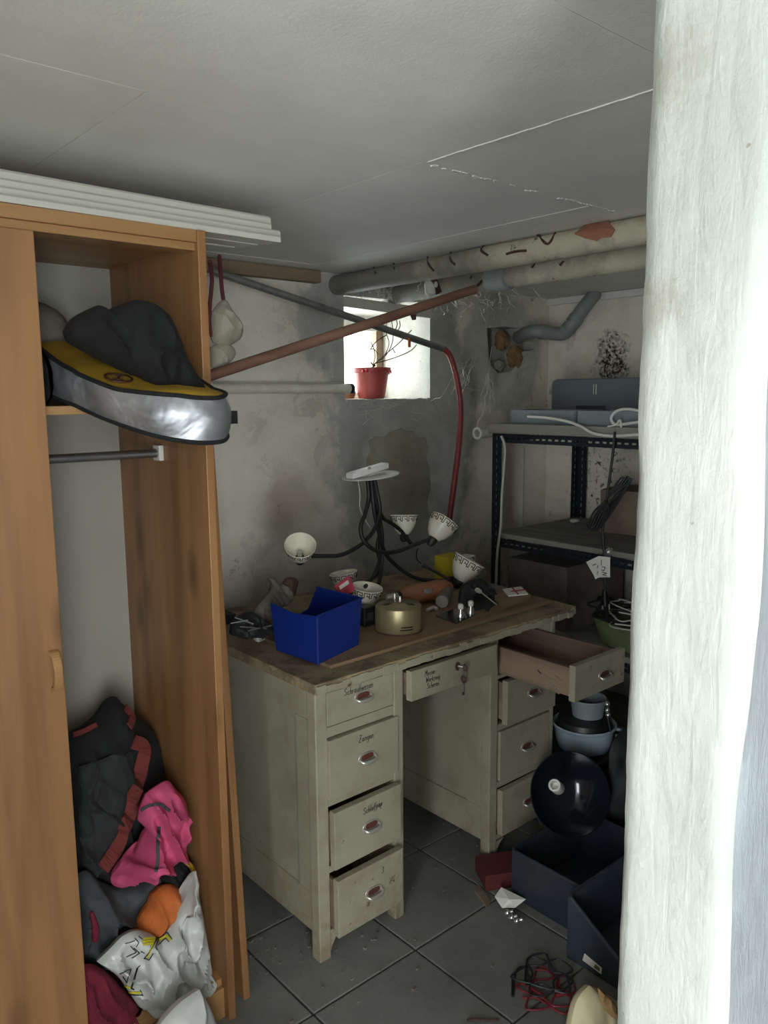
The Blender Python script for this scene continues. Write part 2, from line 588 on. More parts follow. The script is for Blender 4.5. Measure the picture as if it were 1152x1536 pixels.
# floor slabs 35.5 cm square
TS = .355
fl = struct('floor', MB().box(-1.75, 3.7, -2.6, 2.75, -.06, -.006), M['grout'])
tb = MB()
g = .0035
tb.box(-TS / 2 + g, TS / 2 - g, -TS / 2 + g, TS / 2 - g, 0, .006)
tile0 = tb.build('tile', M['tile'], bevel=.002)
locs = []
i0 = -int((1.045 + 1.75) / TS)
for i in range(i0, 8):
    for j in range(-12, 4):
        x, y = 1.045 + TS * (i + .5), 1.49 + TS * (j + .5)
        if -1.6 < x < 3.6 and -2.45 < y < 2.62: locs.append((x, y, -.006 + random.uniform(-.0008, 0)))
kids('tile', fl, tile0, locs)
bpy.data.objects.remove(tile0)

# ceiling: whitewashed insulation boards 62.5 x 125 with open joints
ce = struct('ceiling', MB().box(-1.75, 3.7, -2.6, 2.75, CEIL + .012, CEIL + .10), M['ceiling'])


def cpanel(x0, x1, y0, y1):
    q = .0011
    dz = random.uniform(0, .0015)
    MB().box(x0 + q, x1 - q, y0 + q, y1 - q, CEIL + dz, CEIL + .012).build('panel', M['ceiling'], ce)


xs = [-.62, .005, .628, 1.262, 1.89, 2.515, 3.14, 3.55]
for a, b in zip(xs, xs[1:]): cpanel(a, b, 1.312, 2.56)
for a, b in zip(xs, xs[1:]): cpanel(a, b, 2.56, 2.72)
xs2 = [-1.62, .02, 1.27, 2.52, 3.55]
for yy0, yy1 in ((.69, 1.312), (.065, .69), (-.56, .065), (-1.2, -.56), (-1.82, -1.2), (-2.44, -1.82)):
    for a, b in zip(xs2, xs2[1:]): cpanel(a, b, yy0, yy1)
fb = MB()
for i in range(24):                       # ragged filler bead along one joint
    y = .70 + i * .025
    w_ = random.uniform(.003, .006)
    fb.box(1.27 - w_, 1.27 + w_, y, y + .0255, CEIL - random.uniform(.001, .002), CEIL + .004)
fb.build('joint_filler', M['white_enamel'], ce)
fb = MB()
for i in range(40):
    x = random.uniform(1.28, 2.0); y = 1.312 + random.gauss(0, .006)
    fb.box(x, x + random.uniform(.004, .02), y, y + random.uniform(.003, .006), CEIL - .0015, CEIL + .003)
fb.build('joint_filler', M['white_enamel'], ce)

# back wall with the window opening and the broken-out pipe hole
wb = MB().box(LEFT - .2, RIGHT + .25, BACK, BACK + .42, -.06, CEIL + .06).build('wall_back', M['wall'])
cut = MB()
cut.hexa([(WX0, BACK - .05, WZ0), (WX1, BACK - .05, WZ0), (WX1 + .0, BACK + .5, WZ0 + .0), (WX0 - .03, BACK + .5, WZ0 + .0),
          (WX0, BACK - .05, WZ1), (WX1, BACK - .05, WZ1), (WX1 + .0, BACK + .5, WZ1 - .07), (WX0 - .03, BACK + .5, WZ1 - .07)])
cutter = cut.build('cutter', None)
c2 = MB().prism([P(x, y, Y=BACK - .02) for x, y in ((735, 492), (760, 489), (783, 492), (793, 503), (812, 512), (806, 524), (786, 528), (783, 545), (771, 557), (752, 560), (738, 545))], (0, .13, 0)).build('cutter', None)


def carve(o, cs):
    for c in cs:
        m = o.modifiers.new('cut', 'BOOLEAN'); m.object = c; m.operation = 'DIFFERENCE'; m.solver = 'EXACT'
    dg = bpy.context.evaluated_depsgraph_get()
    me = bpy.data.meshes.new_from_object(o.evaluated_get(dg))
    o.modifiers.clear()
    o.data = me
    for c in cs: bpy.data.objects.remove(c)


carve(wb, [cutter, c2])
tag(wb, kind='structure')
# bare cement patch below the window, its rim raised from the plaster
ol = [(552, 662), (560, 656), (575, 655), (583, 649), (601, 641), (608, 646), (620, 647), (626, 655), (637, 655), (641, 670), (638, 690), (645, 705), (646, 735), (641, 752), (643, 775), (620, 780), (600, 776), (580, 781), (560, 772), (551, 750), (547, 735), (553, 715), (548, 690), (554, 676)]
MB().prism([P(x + random.uniform(-1.5, 1.5), y + random.uniform(-1.5, 1.5), Y=BACK) for x, y in ol], (0, -.006, 0)).build('cement_patch', M['cement'], wb, bevel=.003)
struct('wall_right', MB().box(RIGHT, RIGHT + .2, -1.75, BACK, -.06, CEIL + .06), M['wall'])
struct('wall_left', MB().box(LEFT - .2, LEFT, DY1, BACK, -.06, CEIL + .06), M['wall'])

# wall end beside the doorway: hand-plastered white reveal with an uneven arris, hall face to its right
mb = MB()
NZ, NY = 110, 14
cols = []
for iz in range(NZ + 1):
    z = -.02 + (CEIL + .04) * iz / NZ
    row = [(DX + 1.0, DY0 + .006 * noise.noise((1.0, z * 6, 4)), z), (DX + .3, DY0 + .006 * noise.noise((.3, z * 6, 4)), z), (DX + .12, DY0 + .005 * noise.noise((.1, z * 8, 4)), z), (DX + .04, DY0, z)]
    ex = .004 * noise.noise((z * 5, 1.3, 0)) + .002 * noise.noise((z * 24, 5.1, 0)) + .0012 * noise.noise((z * 70, 2, 0))
    en = .010 * noise.noise((z * 4, 7.3, 0))
    for iy in range(NY + 1):
        tt = iy / NY
        e = min(tt, 1 - tt) * NY
        rnd = .012 * max(0, 1 - e / 2.2) ** 2
        y = DY0 + (DY1 - DY0) * tt
        x = DX + rnd + .004 * noise.noise((y * 12, z * 5, 3)) + .0018 * noise.noise((y * 40, z * 18, 9))
        row.append((x, y + ex * tt ** 3 + en * (1 - tt) ** 3, z))
    row += [(DX + .05, DY1 + .004, z), (RIGHT + .1, DY1 + .004, z)]
    cols.append(row)
W_ = len(cols[0])
vv = [p for r in cols for p in r]
ff = []
for i in range(NZ):
    for j in range(W_ - 1):
        a = i * W_ + j
        ff.append((a, a + W_, a + W_ + 1, a + 1))
mb.add(vv, ff)
mb.box(DX + .03, RIGHT + .1, DY0 + .02, DY1 - .02, -.02, CEIL + .02)
wd_ = struct('wall_door', mb, M['pillar'], smooth=True)
wd_.data.materials.append(M['hall_grey_shade'])
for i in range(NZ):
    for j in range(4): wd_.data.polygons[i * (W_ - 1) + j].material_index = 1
# hall behind the camera; the daylight comes in by its open outer door on the left and an opening added behind
struct('wall_hall_left', MB().box(-1.75, -1.62, -1.75, HY0, -.06, CEIL + .06).box(-1.75, -1.62, HY1, DY1, -.06, CEIL + .06).box(-1.75, -1.62, HY0, HY1, 2.0, CEIL + .06), M['hall'])
struct('wall_hall_back', MB().box(-1.75, -1.1, -1.75, -1.6, -.06, CEIL + .06).box(-.25, 1.9, -1.75, -1.6, -.06, CEIL + .06).box(-1.1, -.25, -1.75, -1.6, -.06, .3).box(-1.1, -.25, -1.75, -1.6, 1.97, CEIL + .06), M['hall'])  # unseen wall; its opening is added to throw light into the room
struct('wall_hall_right', MB().box(1.75, 1.9, -1.6, DY0, -.06, CEIL + .06), M['hall'])
struct('wall_hall_front', MB().box(-1.62, JL, DY0, DY1, -.06, CEIL + .06), M['hall'])
# wooden batten under the ceiling on the back wall, white strip on the right wall
struct('trim_1', MB().box(.6, 1.985, BACK - .045, BACK, CEIL - .048, CEIL - .001), M['batten'], bevel=.003)
struct('trim_2', MB().box(RIGHT - .025, RIGHT, .6, BACK, CEIL - .035, CEIL - .001), M['white_enamel'], bevel=.002)

# window: frame with one jamb in view, pane, plank head
wn = empty('window_1', (2.39, BACK + .33, WZ0), kind='structure')
fy0, fy1 = BACK + .33, BACK + .375
MB().box(WX0 - .02, WX1 + .0, fy0, fy1, WZ0, WZ0 + .035).build('frame_rail', M['white_pl'], wn, bevel=.003)
MB().box(WX0 - .02, WX1 + .0, fy0, fy1, WZ1 - .115, WZ1 - .06).build('frame_rail', M['white_pl'], wn, bevel=.003)
MB().box(WX1 - .045, WX1 + .0, fy0, fy1, WZ0 + .035, WZ1 - .1).build('frame_stile', M['batten'], wn, bevel=.003)
MB().box(WX0 - .02, WX0 + .025, fy0, fy1, WZ0 + .035, WZ1 - .1).build('frame_stile', M['white_pl'], wn, bevel=.003)
MB().box(WX0 + .0, WX1 - .02, fy0 + .018, fy0 + .021, WZ0 + .02, WZ1 - .09).build('pane', M['glass'], wn)
hb = MB().hexa([(WX0 - .005, BACK - .012, WZ1 - .055), (WX1 + .0, BACK - .012, WZ1 - .075), (WX1 + .0, BACK + .012, WZ1 - .075), (WX0 - .005, BACK + .012, WZ1 - .055),
                (WX0 - .005, BACK - .012, WZ1 - .012), (WX1, BACK - .012, WZ1 - .03), (WX1, BACK + .012, WZ1 - .03), (WX0 - .005, BACK + .012, WZ1 - .012)])
hb.build('head_board', M['strip'], wn, bevel=.002)
sl = MB()
for i in range(16):
    x = WX0 + (WX1 - WX0) * i / 16
    sl.box(x, x + (WX1 - WX0) / 16, BACK - .008 - random.uniform(0, .008), BACK + .33, WZ0 - .004, WZ0 + random.uniform(.002, .007))
sl.build('sill', M['wall'], wn)

# ================================================================== PIPES
def lagpipe(name, x, z, r, y0, y1, label, seed):
    root = empty(name, (x, y1, z - r), label, 'pipe', 'heating pipes under the ceiling')
    n = 20; m = 60
    vs_ = []; fs = []
    for i in range(m + 1):
        y = y0 + (y1 - y0) * i / m
        for k in range(n):
            a = 2 * math.pi * k / n
            rr = r * (1 + .035 * noise.noise((math.cos(a) * 1.5, y * 5, math.sin(a) * 1.5 + seed)) + .02 * noise.noise((math.cos(a) * 5, y * 22, math.sin(a) * 5 + seed)))
            vs_.append((x + rr * math.cos(a), y, z + rr * math.sin(a)))
    for i in range(m):
        for k in range(n):
            fs.append((i * n + k, i * n + (k + 1) % n, (i + 1) * n + (k + 1) % n, (i + 1) * n + k))
    mb = MB().add(vs_, fs)
    mb.build('lagging', M['lagging'], root, smooth=True)
    return root


PX1, PZ1, PR1 = 2.095, 2.005, .040
PX2, PZ2, PR2 = 2.405, 1.990, .040
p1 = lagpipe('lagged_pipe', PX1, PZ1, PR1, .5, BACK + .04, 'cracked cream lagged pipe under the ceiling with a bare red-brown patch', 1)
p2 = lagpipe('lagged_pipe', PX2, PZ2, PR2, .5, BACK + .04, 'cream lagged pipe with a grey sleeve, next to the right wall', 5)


def on_pipe(x, z, r, y, a, off=.002):
    return Vector((x + (r + off) * math.cos(a), y, z + (r + off) * math.sin(a)))


def pipe_ang(px_, py_, x, z, r):
    """y and angle where a photo pixel's ray meets the pipe"""
    d = (CR * ((px_ - 576) / FPX) - CU * ((py_ - 768) / FPX) + CF)
    o = Vector((0, 0, EYE))
    A = d.x ** 2 + d.z ** 2; B = 2 * ((o.x - x) * d.x + (o.z - z) * d.z); Cc = (o.x - x) ** 2 + (o.z - z) ** 2 - r * r
    D = max(B * B - 4 * A * Cc, 0)
    q = o + d * ((-B - math.sqrt(D)) / (2 * A))
    return q.y, math.atan2(q.z - z, q.x - x) % (2 * math.pi)


# bare patch: ragged sheet following the pipe, built as a fan
poly = [(863, 352), (878, 338), (893, 328), (905, 322), (912, 334), (924, 345), (918, 355), (903, 357), (896, 361), (880, 358)]
pa = [pipe_ang(a, b, PX1, PZ1, PR1) for a, b in poly]
cy = sum(q[0] for q in pa) / len(pa); ca = sum(q[1] for q in pa) / len(pa)
pts = []; fs = []
R_ = 5
for k in range(len(pa)):
    for j in range(1, R_ + 1):
        w_ = j / R_
        pts.append(on_pipe(PX1, PZ1, PR1, cy + (pa[k][0] - cy) * w_, ca + (pa[k][1] - ca) * w_, .005))
c_ = len(pts); pts.append(on_pipe(PX1, PZ1, PR1, cy, ca, .005))
for k in range(len(pa)):
    k2 = (k + 1) % len(pa)
    fs.append((c_, k * R_, k2 * R_))
    for j in range(R_ - 1):
        fs.append((k * R_ + j, k * R_ + j + 1, k2 * R_ + j + 1, k2 * R_ + j))
MB().add(pts, fs).build('bare_patch', M['terra_patch'], p1, solid=.003)
# cracks and curled flakes of the lagging
for cr in ([(804, 338), (808, 350), (815, 362), (822, 366), (828, 360), (833, 350)], [(724, 360), (722, 376), (732, 383)], [(675, 372), (676, 390), (683, 397)],
           [(641, 382), (643, 396), (651, 406)], [(885, 318), (881, 334)], [(760, 381), (775, 377), (790, 376)], [(590, 392), (592, 404)], [(560, 398), (564, 410)]):
    q = [pipe_ang(a, b, PX1, PZ1, PR1) for a, b in cr]
    MB().tube(spline([on_pipe(PX1, PZ1, PR1, y, a, .001) for y, a in q], 4), .0042, 6).build('crack', M['rust'], p1)
for cr in ([(706, 418), (716, 404), (719, 400)], [(742, 422), (752, 408), (748, 404)], [(716, 428), (728, 416)], [(840, 398), (846, 392)], [(798, 402), (803, 396)]):
    q = [pipe_ang(a, b, PX2, PZ2, PR2) for a, b in cr]
    MB().tube(spline([on_pipe(PX2, PZ2, PR2, y, a, .001) for y, a in q], 4), [.006 - .0007 * i for i in range(len(spline(q and [Vector((0, 0, 0))] * len(cr), 4)))], 6).build('curled_flake', M['rust'], p2)
y_s = pipe_ang(763, 395, PX2, PZ2, PR2)[0]
MB().lathe([(PR2 + .001, 0), (PR2 + .006, .004), (PR2 + .006, .10), (PR2 + .001, .104)], 24, align((0, 1, 0), (PX2, y_s, PZ2))).build('sleeve', M['drain'], p2, smooth=True)
# hanger strap with stub between the two pipes
hy = 2.25
hg = empty('pipe_hanger', P(652, 425, Y=hy), 'rusty flat iron pipe hanger wrapped in cobweb above the window', 'bracket')
a_, b_ = P(645, 402, Y=hy), P(658, 440, Y=hy)
MB().tube([Vector((a_.x, hy, CEIL)), a_], .004, 8).build('rod', M['rust'], hg)
MB().obox((a_ + b_) / 2, (b_ - a_) / 2, Vector((.013, 0, .006)), Vector((0, .005, 0))).build('strap', M['rust'], hg)
c_ = P(647, 428, Y=hy + .02)
MB().lathe([(.004, -.045), (.02, -.035), (.028, 0), (.022, .03), (.006, .045)], 14, align((.15, 0, 1), c_)).build('wrapped_valve', M['web'], hg, smooth=True)

# drain pipe with elbow, coming out of the broken hole
dp = empty('drain_pipe', P(800, 505, Y=2.62), 'grey plastic drain pipe with elbows rising from the wall hole to the ceiling', 'pipe')
path = [P(778, 506, Y=2.74), P(790, 500, Y=2.64), P(806, 497, Y=2.57), P(828, 500, Y=2.53), P(846, 500, Y=2.49), P(857, 488, X=3.37), P(868, 472, X=3.40), P(880, 456, X=3.43), P(893, 440, X=3.475)]
MB().tube(spline(path, 5), .034, 16).build('pipe_run', M['drain'], dp, smooth=True)
for a, b in ((2, 3), (4, 5), (5, 6)):
    q0, q1 = path[a], path[b]
    d_ = (q1 - q0).normalized()
    MB().tube([q0 + (q1 - q0) * .2, q0 + (q1 - q0) * .2 + d_ * .035], .0385, 16).build('socket_collar', M['drain'], dp, smooth=True)
fo = MB()
def lump(c, r, seed, sq=(1, 1, 1), n=3, amp=.35, fr=2.0):
    bm = bmesh.new(); bmesh.ops.create_icosphere(bm, subdivisions=n, radius=1)
    vs_ = []
    for v in bm.verts:
        k = 1 + amp * noise.noise(v.co * fr + Vector((seed, seed * .7, 0))) + amp * .4 * noise.noise(v.co * fr * 2.7 + Vector((seed, 3, seed)))
        vs_.append(Vector(c) + Vector((v.co.x * sq[0], v.co.y * sq[1], v.co.z * sq[2])) * (r * k))
    fs = [tuple(v.index for v in f.verts) for f in bm.faces]
    bm.free()
    return vs_, fs
fo.add(*lump(P(772, 536, Y=2.715), .05, 2, (1, .6, 1.2)))
fo.add(*lump(P(752, 512, Y=2.74), .045, 5, (.9, .6, 1.1)))
tag(fo.build('foam_lump', M['foam'], smooth=True), 'orange-brown expanding foam oozing from the wall hole', 'foam')
tag(MB().add(*lump(P(748, 548, Y=2.73), .04, 9, (.9, .6, .7))).build('mortar_lump', M['cement'], smooth=True), 'grey crumbled mortar lump low in the wall hole', 'rubble')

# ================================================================== WARDROBE
WFY, WBY, WRX, WTOP = 1.610, 2.10, .892, 1.908
WLX = -.45
wr = empty('wardrobe', (.22, 1.85, 0), 'tall pine-veneer wardrobe with its door slid open and clothes heaped inside', 'wardrobe')
MB().box(WRX - .02, WRX, WFY, WBY, 0, WTOP).build('side_panel', M['pine'], wr, bevel=.0015)
MB().box(WLX, WLX + .02, WFY, WBY, 0, WTOP).build('side_panel', M['pine'], wr, bevel=.0015)
MB().box(WLX + .02, WRX - .02, WFY + .004, WBY, WTOP - .026, WTOP).build('top_panel', M['pine_x'], wr, bevel=.0015)
MB().box(WLX + .02, WRX - .02, WFY + .012, WFY + .065, WTOP - .043, WTOP - .026).build('door_track', M['pine_x'], wr, bevel=.0015)
MB().box(WLX + .02, WRX - .02, WBY - .012, WBY - .006, .08, WTOP - .026).build('back_panel', M['backboard'], wr)
MB().box(WLX + .02, WRX - .02, WFY + .03, WBY - .012, .082, .102).build('bottom_panel', M['pine_x'], wr, bevel=.0015)
MB().box(WLX + .02, WRX - .02, WFY + .02, WFY + .038, 0, .081).build('plinth', M['pine_x'], wr, bevel=.0015)
MB().box(.15, WRX - .02, WFY + .055, WBY - .012, 1.516, 1.534).build('shelf', M['pine_x'], wr, bevel=.0015)
MB().box(.13, .15, WFY + .055, WBY - .012, .102, WTOP - .043).build('divider', M['pine'], wr, bevel=.0015)
MB().tube([(.15, 1.84, 1.414), (WRX - .02, 1.84, 1.414)], .0105, 14).build('clothes_rail', M['iron'], wr, smooth=True)
MB().box(WRX - .032, WRX - .02, 1.822, 1.858, 1.396, 1.434).build('rail_bracket', M['white_pl'], wr, bevel=.002)
dr = MB().box(-.16, .531, WFY + .004, WFY + .022, .055, WTOP - .044).build('door', M['pine'], wr, bevel=.002)
hx, hz0, hz1 = P(80, 978, Y=WFY).x, P(78, 1036, Y=WFY).z, P(78, 978, Y=WFY).z
hp = spline([(hx, WFY + .006, hz0), (hx, WFY - .010, hz0 + .006), (hx, WFY - .020, hz0 + .028), (hx, WFY - .021, (hz0 + hz1) / 2), (hx, WFY - .020, hz1 - .028), (hx, WFY - .010, hz1 - .006), (hx, WFY + .006, hz1)], 5)
hb = MB()
for a, b in zip(hp, hp[1:]):
    d_ = (b - a)
    hb.obox((a + b) / 2, d_ * .56, Vector((.0085, 0, 0)), d_.cross(Vector((1, 0, 0))).normalized() * .004)
hb.build('handle', M['pine_x'], dr, bevel=.0015)

# board leaning against the wardrobe side
bt = P(322, 535, X=.93)
lb = MB()
lb.hexa([(.936, 1.645, .0), (.955, 1.645, .0), (.955, 2.05, .0), (.936, 2.05, .0), (.9, 1.668, 1.645), (.919, 1.668, 1.645), (.919, 2.07, 1.645), (.9, 2.07, 1.645)])
tag(lb.build('leaning_board', M['pine'], bevel=.0015), 'loose pine-veneer board leaning upright against the wardrobe side by the desk', 'board')

# white plastic strips stacked on the wardrobe
k_ = 0
for (x1, y0, y1, z, w, h_) in ((1.10, 1.625, 1.655, 1.9095, .052, .016), (1.075, 1.700, 1.715, 1.9095, .05, .018), (1.05, 1.77, 1.78, 1.9095, .05, .016),
                               (1.12, 1.640, 1.685, 1.9285, .05, .016), (1.135, 1.705, 1.74, 1.9285, .05, .017), (1.105, 1.650, 1.70, 1.9465, .05, .0155),
                               (1.13, 1.715, 1.755, 1.9465, .05, .016), (1.115, 1.66, 1.72, 1.9635, .055, .018)):
    mb = MB()
    L0 = Vector((-.36, y0, z)); L1 = Vector((x1, y1, z))
    d_ = (L1 - L0); e = d_.normalized(); sd = Vector((-e.y, e.x, 0)) * w / 2
    prof = [(-1, 0), (1, 0), (1, .72), (.82, 1), (-.82, 1), (-1, .72)]
    mb.prism([L0 + sd * a + Vector((0, 0, h_ * b)) for a, b in prof], d_)
    mb.build('plastic_strip', M['strip'])
    o = COL.objects[-1]
    lab = 'long white plastic strip in the stack lying on top of the wardrobe'
    k_ += 1
    if k_ == 8: lab = 'topmost white plastic strip of the stack on the wardrobe, close to the ceiling'
    tag(o, lab, 'strip', 'white strips on the wardrobe')

# ---------------------------------------------------------------- soft things traced on an upright plane and inflated
BV = {}


def puff(name, outline, mat, Y, tf, tb, fold=.012, seed=0, center=None, parent=None, nang=120, rings=26, ffreq=22.0, tilt=0.0, pw=2.0, px=True, fdir=(1, 0, .4), behind=(), fit=None, lay=None, over=None):
    """behind: surfaces it leans against; fit: keeps a vertex inside its surroundings; lay: height of the surface its foot lies on; over: surface it lies on"""
    pts = [P(a, b, Y=Y) if px else Vector((a, Y, b)) for a, b in outline]
    if lay is not None: pts = [p if p.z >= lay else P(a, b, Z=lay) for p, (a, b) in zip(pts, outline)]
    ring = spline(pts + [pts[0]], 6)[:-1]
    c = Vector((sum(p.x for p in pts) / len(pts), Y, sum(p.z for p in pts) / len(pts))) if center is None else (P(center[0], center[1], Y=Y) if px else Vector((center[0], Y, center[1])))
    # resample by arc length
    L = [0]
    for i in range(len(ring)):
        L.append(L[-1] + (ring[(i + 1) % len(ring)] - ring[i]).length)
    sam = []
    j = 0
    for k in range(nang):
        s_ = L[-1] * k / nang
        while L[j + 1] < s_: j += 1
        w_ = (s_ - L[j]) / max(L[j + 1] - L[j], 1e-9)
        sam.append(ring[j].lerp(ring[(j + 1) % len(ring)], w_))
    z0 = min(p.z for p in sam); zr = max(p.z for p in sam) - z0 + 1e-6

    def off(p, r):
        k = max(0, 1 - r ** pw) ** .5
        q = Vector((p.x * fdir[0], 0, p.z * fdir[2])) * ffreq
        f = noise.noise(q + Vector((seed, seed, 0))) + .5 * noise.noise(q * 2.3 + Vector((0, seed, 4)))
        f2 = abs(noise.noise(Vector((p.x, 0, p.z)) * ffreq * .55 + Vector((seed * 2, 0, 1))))
        rg = 1 - abs(noise.noise(Vector((p.x * fdir[0] * 1.3 + p.z * .6, seed, p.z * fdir[2] * 1.3 - p.x * .5)) * ffreq * .8 + Vector((seed, 2, seed))))
        f += 1.6 * rg ** 5
        return tf * k + fold * (f - 1.2 * f2) * min(1, (1 - r) * 3.0), tb * k + tilt * (p.z - z0) / zr

    vs_ = []; fs = []
    n = nang
    for side in (0, 1):
        for i in range(rings):
            r = 1 - i / rings
            for k in range(n):
                p = c.lerp(sam[k], r)
                a, b = off(p, r)
                tl = tilt * (p.z - z0) / zr
                vs_.append(Vector((p.x, p.y - a + tl, p.z)) if side == 0 else Vector((p.x, p.y + tb * max(0, 1 - r ** pw) ** .5 + tl, p.z)))
        a, b = off(c, 0)
        tl = tilt * (c.z - z0) / zr
        vs_.append(Vector((c.x, c.y - a + tl, c.z)) if side == 0 else Vector((c.x, c.y + tb + tl, c.z)))
    S = rings * n + 1
    for i, v in enumerate(vs_):
        front = i < S
        for b_ in behind:
            h_ = b_.ray_cast(Vector((v.x, 1.2, v.z)), Vector((0, 1, 0)))
            if h_[0] is not None: v.y = min(v.y, h_[0].y - (.004 if front else -.0005))
        if lay is not None: v.z = max(v.z, lay)
        if over is not None:
            h_ = over.ray_cast(Vector((v.x, v.y, 2.0)), Vector((0, 0, -1)))
            if h_[0] is not None: v.z = max(v.z, h_[0].z - .0005)
        if fit is not None: fit(v)
    for side in (0, 1):
        o = side * S
        for i in range(rings):
            for k in range(n):
                k2 = (k + 1) % n
                if i < rings - 1:
                    q = (o + i * n + k, o + i * n + k2, o + (i + 1) * n + k2, o + (i + 1) * n + k)
                else:
                    q = (o + i * n + k, o + i * n + k2, o + rings * n)
                fs.append(q if side == 0 else tuple(reversed(q)))
    for k in range(n):          # the two rims coincide; bridge them
        k2 = (k + 1) % n
        fs.append((k2, k, S + k, S + k2))
    ob = MB().add(vs_, fs).build(name, mat, parent, smooth=True)
    from mathutils.bvhtree import BVHTree
    bv = BVHTree.FromPolygons([v for v in vs_], [f for f in fs])
    BV[ob.name] = bv

    def surf(pxx, pyy, lift=.0015):
        d = (CR * ((pxx - 576) / FPX) - CU * ((pyy - 768) / FPX) + CF).normalized()
        h_ = bv.ray_cast(Vector((0, 0, EYE)), d)
        if h_[0] is None:
            return P(pxx, pyy, Y=Y), Vector((0, -1, 0))
        nn = h_[1] if h_[1].dot(d) < 0 else -h_[1]
        return h_[0] + nn * lift, nn
    return ob, surf


def ribbon(name, pxs, surf, w, mat, parent, k=6, t=.003, lift=.001):
    sp = spline([Vector((a, b, 0)) for a, b in pxs], k)
    pn = [surf(p.x, p.y, lift) for p in sp]
    fr = []
    vs_ = []
    for i, (p, n_) in enumerate(pn):
        a = pn[max(i - 1, 0)][0]; b = pn[min(i + 1, len(pn) - 1)][0]
        e = (b - a).normalized()
        n_ = (n_ + Vector((0, -.8, .3))).normalized()
        s_ = e.cross(n_).normalized() * w / 2
        vs_ += [p - s_, p + s_, p + s_ + n_ * t, p - s_ + n_ * t]
    fs = []
    for i in range(len(pn) - 1):
        for q in range(4):
            fs.append((i * 4 + q, i * 4 + (q + 1) % 4, i * 4 + 4 + (q + 1) % 4, i * 4 + 4 + q))
    fs.append((3, 2, 1, 0)); m = (len(pn) - 1) * 4
    fs.append((m, m + 1, m + 2, m + 3))
    return MB().add(vs_, fs).build(name, mat, parent)


# shelf: silver sports bag hanging over the front edge
plan = [(.604, 1.86), (.594, 1.80), (.595, 1.70), (.615, 1.61), (.655, 1.52), (.70, 1.46), (.755, 1.427), (.81, 1.428), (.845, 1.468), (.858, 1.54), (.860, 1.66), (.859, 1.76), (.852, 1.86)]
pl = spline([Vector((a, b, 0)) for a, b in plan], 6)


def bz(y): return 1.536 + max(0, (y - 1.655)) * .18 - max(0, 1.655 - y) * .33
def tz(y): return bz(y) + .088 - .020 * min(1, max(0, (y - 1.44) / .10)) + max(0, y - 1.64) * .14


bgm = MB()
n = len(pl)
vs_ = []
H = 7
for i, p in enumerate(pl):
    for j in range(H):
        w_ = j / (H - 1)
        nx = pl[min(i + 1, n - 1)] - pl[max(i - 1, 0)]
        out = Vector((nx.y, -nx.x, 0)).normalized() * -1
        out = Vector((-nx.y, nx.x, 0)).normalized()
        if out.dot(p - Vector((.73, 1.75, 0))) < 0: out = -out
        bul = .010 * math.sin(math.pi * w_) + .007 * noise.noise((p.x * 16, p.y * 16, w_ * 2.2)) * math.sin(math.pi * w_)
        vs_.append(Vector((p.x, p.y, bz(p.y) + (tz(p.y) - bz(p.y)) * w_)) + out * bul)
fs = []
for i in range(n - 1):
    for j in range(H - 1):
        fs.append((i * H + j, (i + 1) * H + j, (i + 1) * H + j + 1, i * H + j + 1))
for j in range(H - 1):
    fs.append(((n - 1) * H + j, j, j + 1, (n - 1) * H + j + 1))
bgm.add(vs_, fs)
sb = empty('sports_bag', (.73, 1.7, 1.53), 'silver and yellow sports bag with black piping sticking out over the wardrobe shelf', 'bag')
bgm.build('side_wall', M['silver'], sb, smooth=True)
for zf, nm, mt in ((tz, 'top_cover', M['c_yellow']), (bz, 'base', M['c_black'])):
    half = n // 2
    vs_ = []; fs = []
    c = 10
    for i in range(half + 1):
        a, b = pl[i], pl[n - 1 - i]
        for j in range(c + 1):
            q = a.lerp(b, j / c)
            up = (.010 * math.sin(math.pi * j / c)) * (1 if zf is tz else 0) * min(1, (n / 2 - i) / 8)
            vs_.append(Vector((q.x, q.y, zf(q.y) + up)))
    for i in range(half):
        for j in range(c):
            fs.append((i * (c + 1) + j, i * (c + 1) + j + 1, (i + 1) * (c + 1) + j + 1, (i + 1) * (c + 1) + j))
    MB().add(vs_, fs).build(nm, mt, sb, smooth=True)
    if zf is tz:
        from mathutils.bvhtree import BVHTree
        cover = BVHTree.FromPolygons(vs_, fs)
for zf in (tz, bz):
    MB().tube([Vector((p.x, p.y, zf(p.y))) for p in pl], .0048, 8).build('piping', M['c_black'], sb, smooth=True)
# strap tab at the tip
tp = P(346, 626, Y=1.47)
MB().box(.852, tp.x + .012, 1.462, 1.478, tp.z - .0135, tp.z + .0135).build('strap_tab', M['c_black'], sb)
# ring emblem with a serif stroke on the yellow cover
ec = Vector((.668, 1.585, 0)); a0 = Vector((.78, -.62, 0)).normalized(); a1 = Vector((.62, .78, 0))
em = MB()
def cov(u, v):
    q = ec + a0 * u + a1 * v
    return Vector((q.x, q.y, tz(q.y) + .0075))
em.strip([cov(.026 * math.cos(2 * math.pi * k / 28), .026 * math.sin(2 * math.pi * k / 28)) for k in range(28)], (0, -.33, 1), .0042, .003, True)
for s_ in ([(-.008, .011), (.004, .012)], [(-.001, .012), (.001, -.012)], [(-.006, -.012), (.011, -.011)]):
    em.strip([cov(a, b) for a, b in s_], (0, -.33, 1), .004, .003)
em.build('emblem', plain('dark_brown_print', (70, 34, 16), .6), sb)

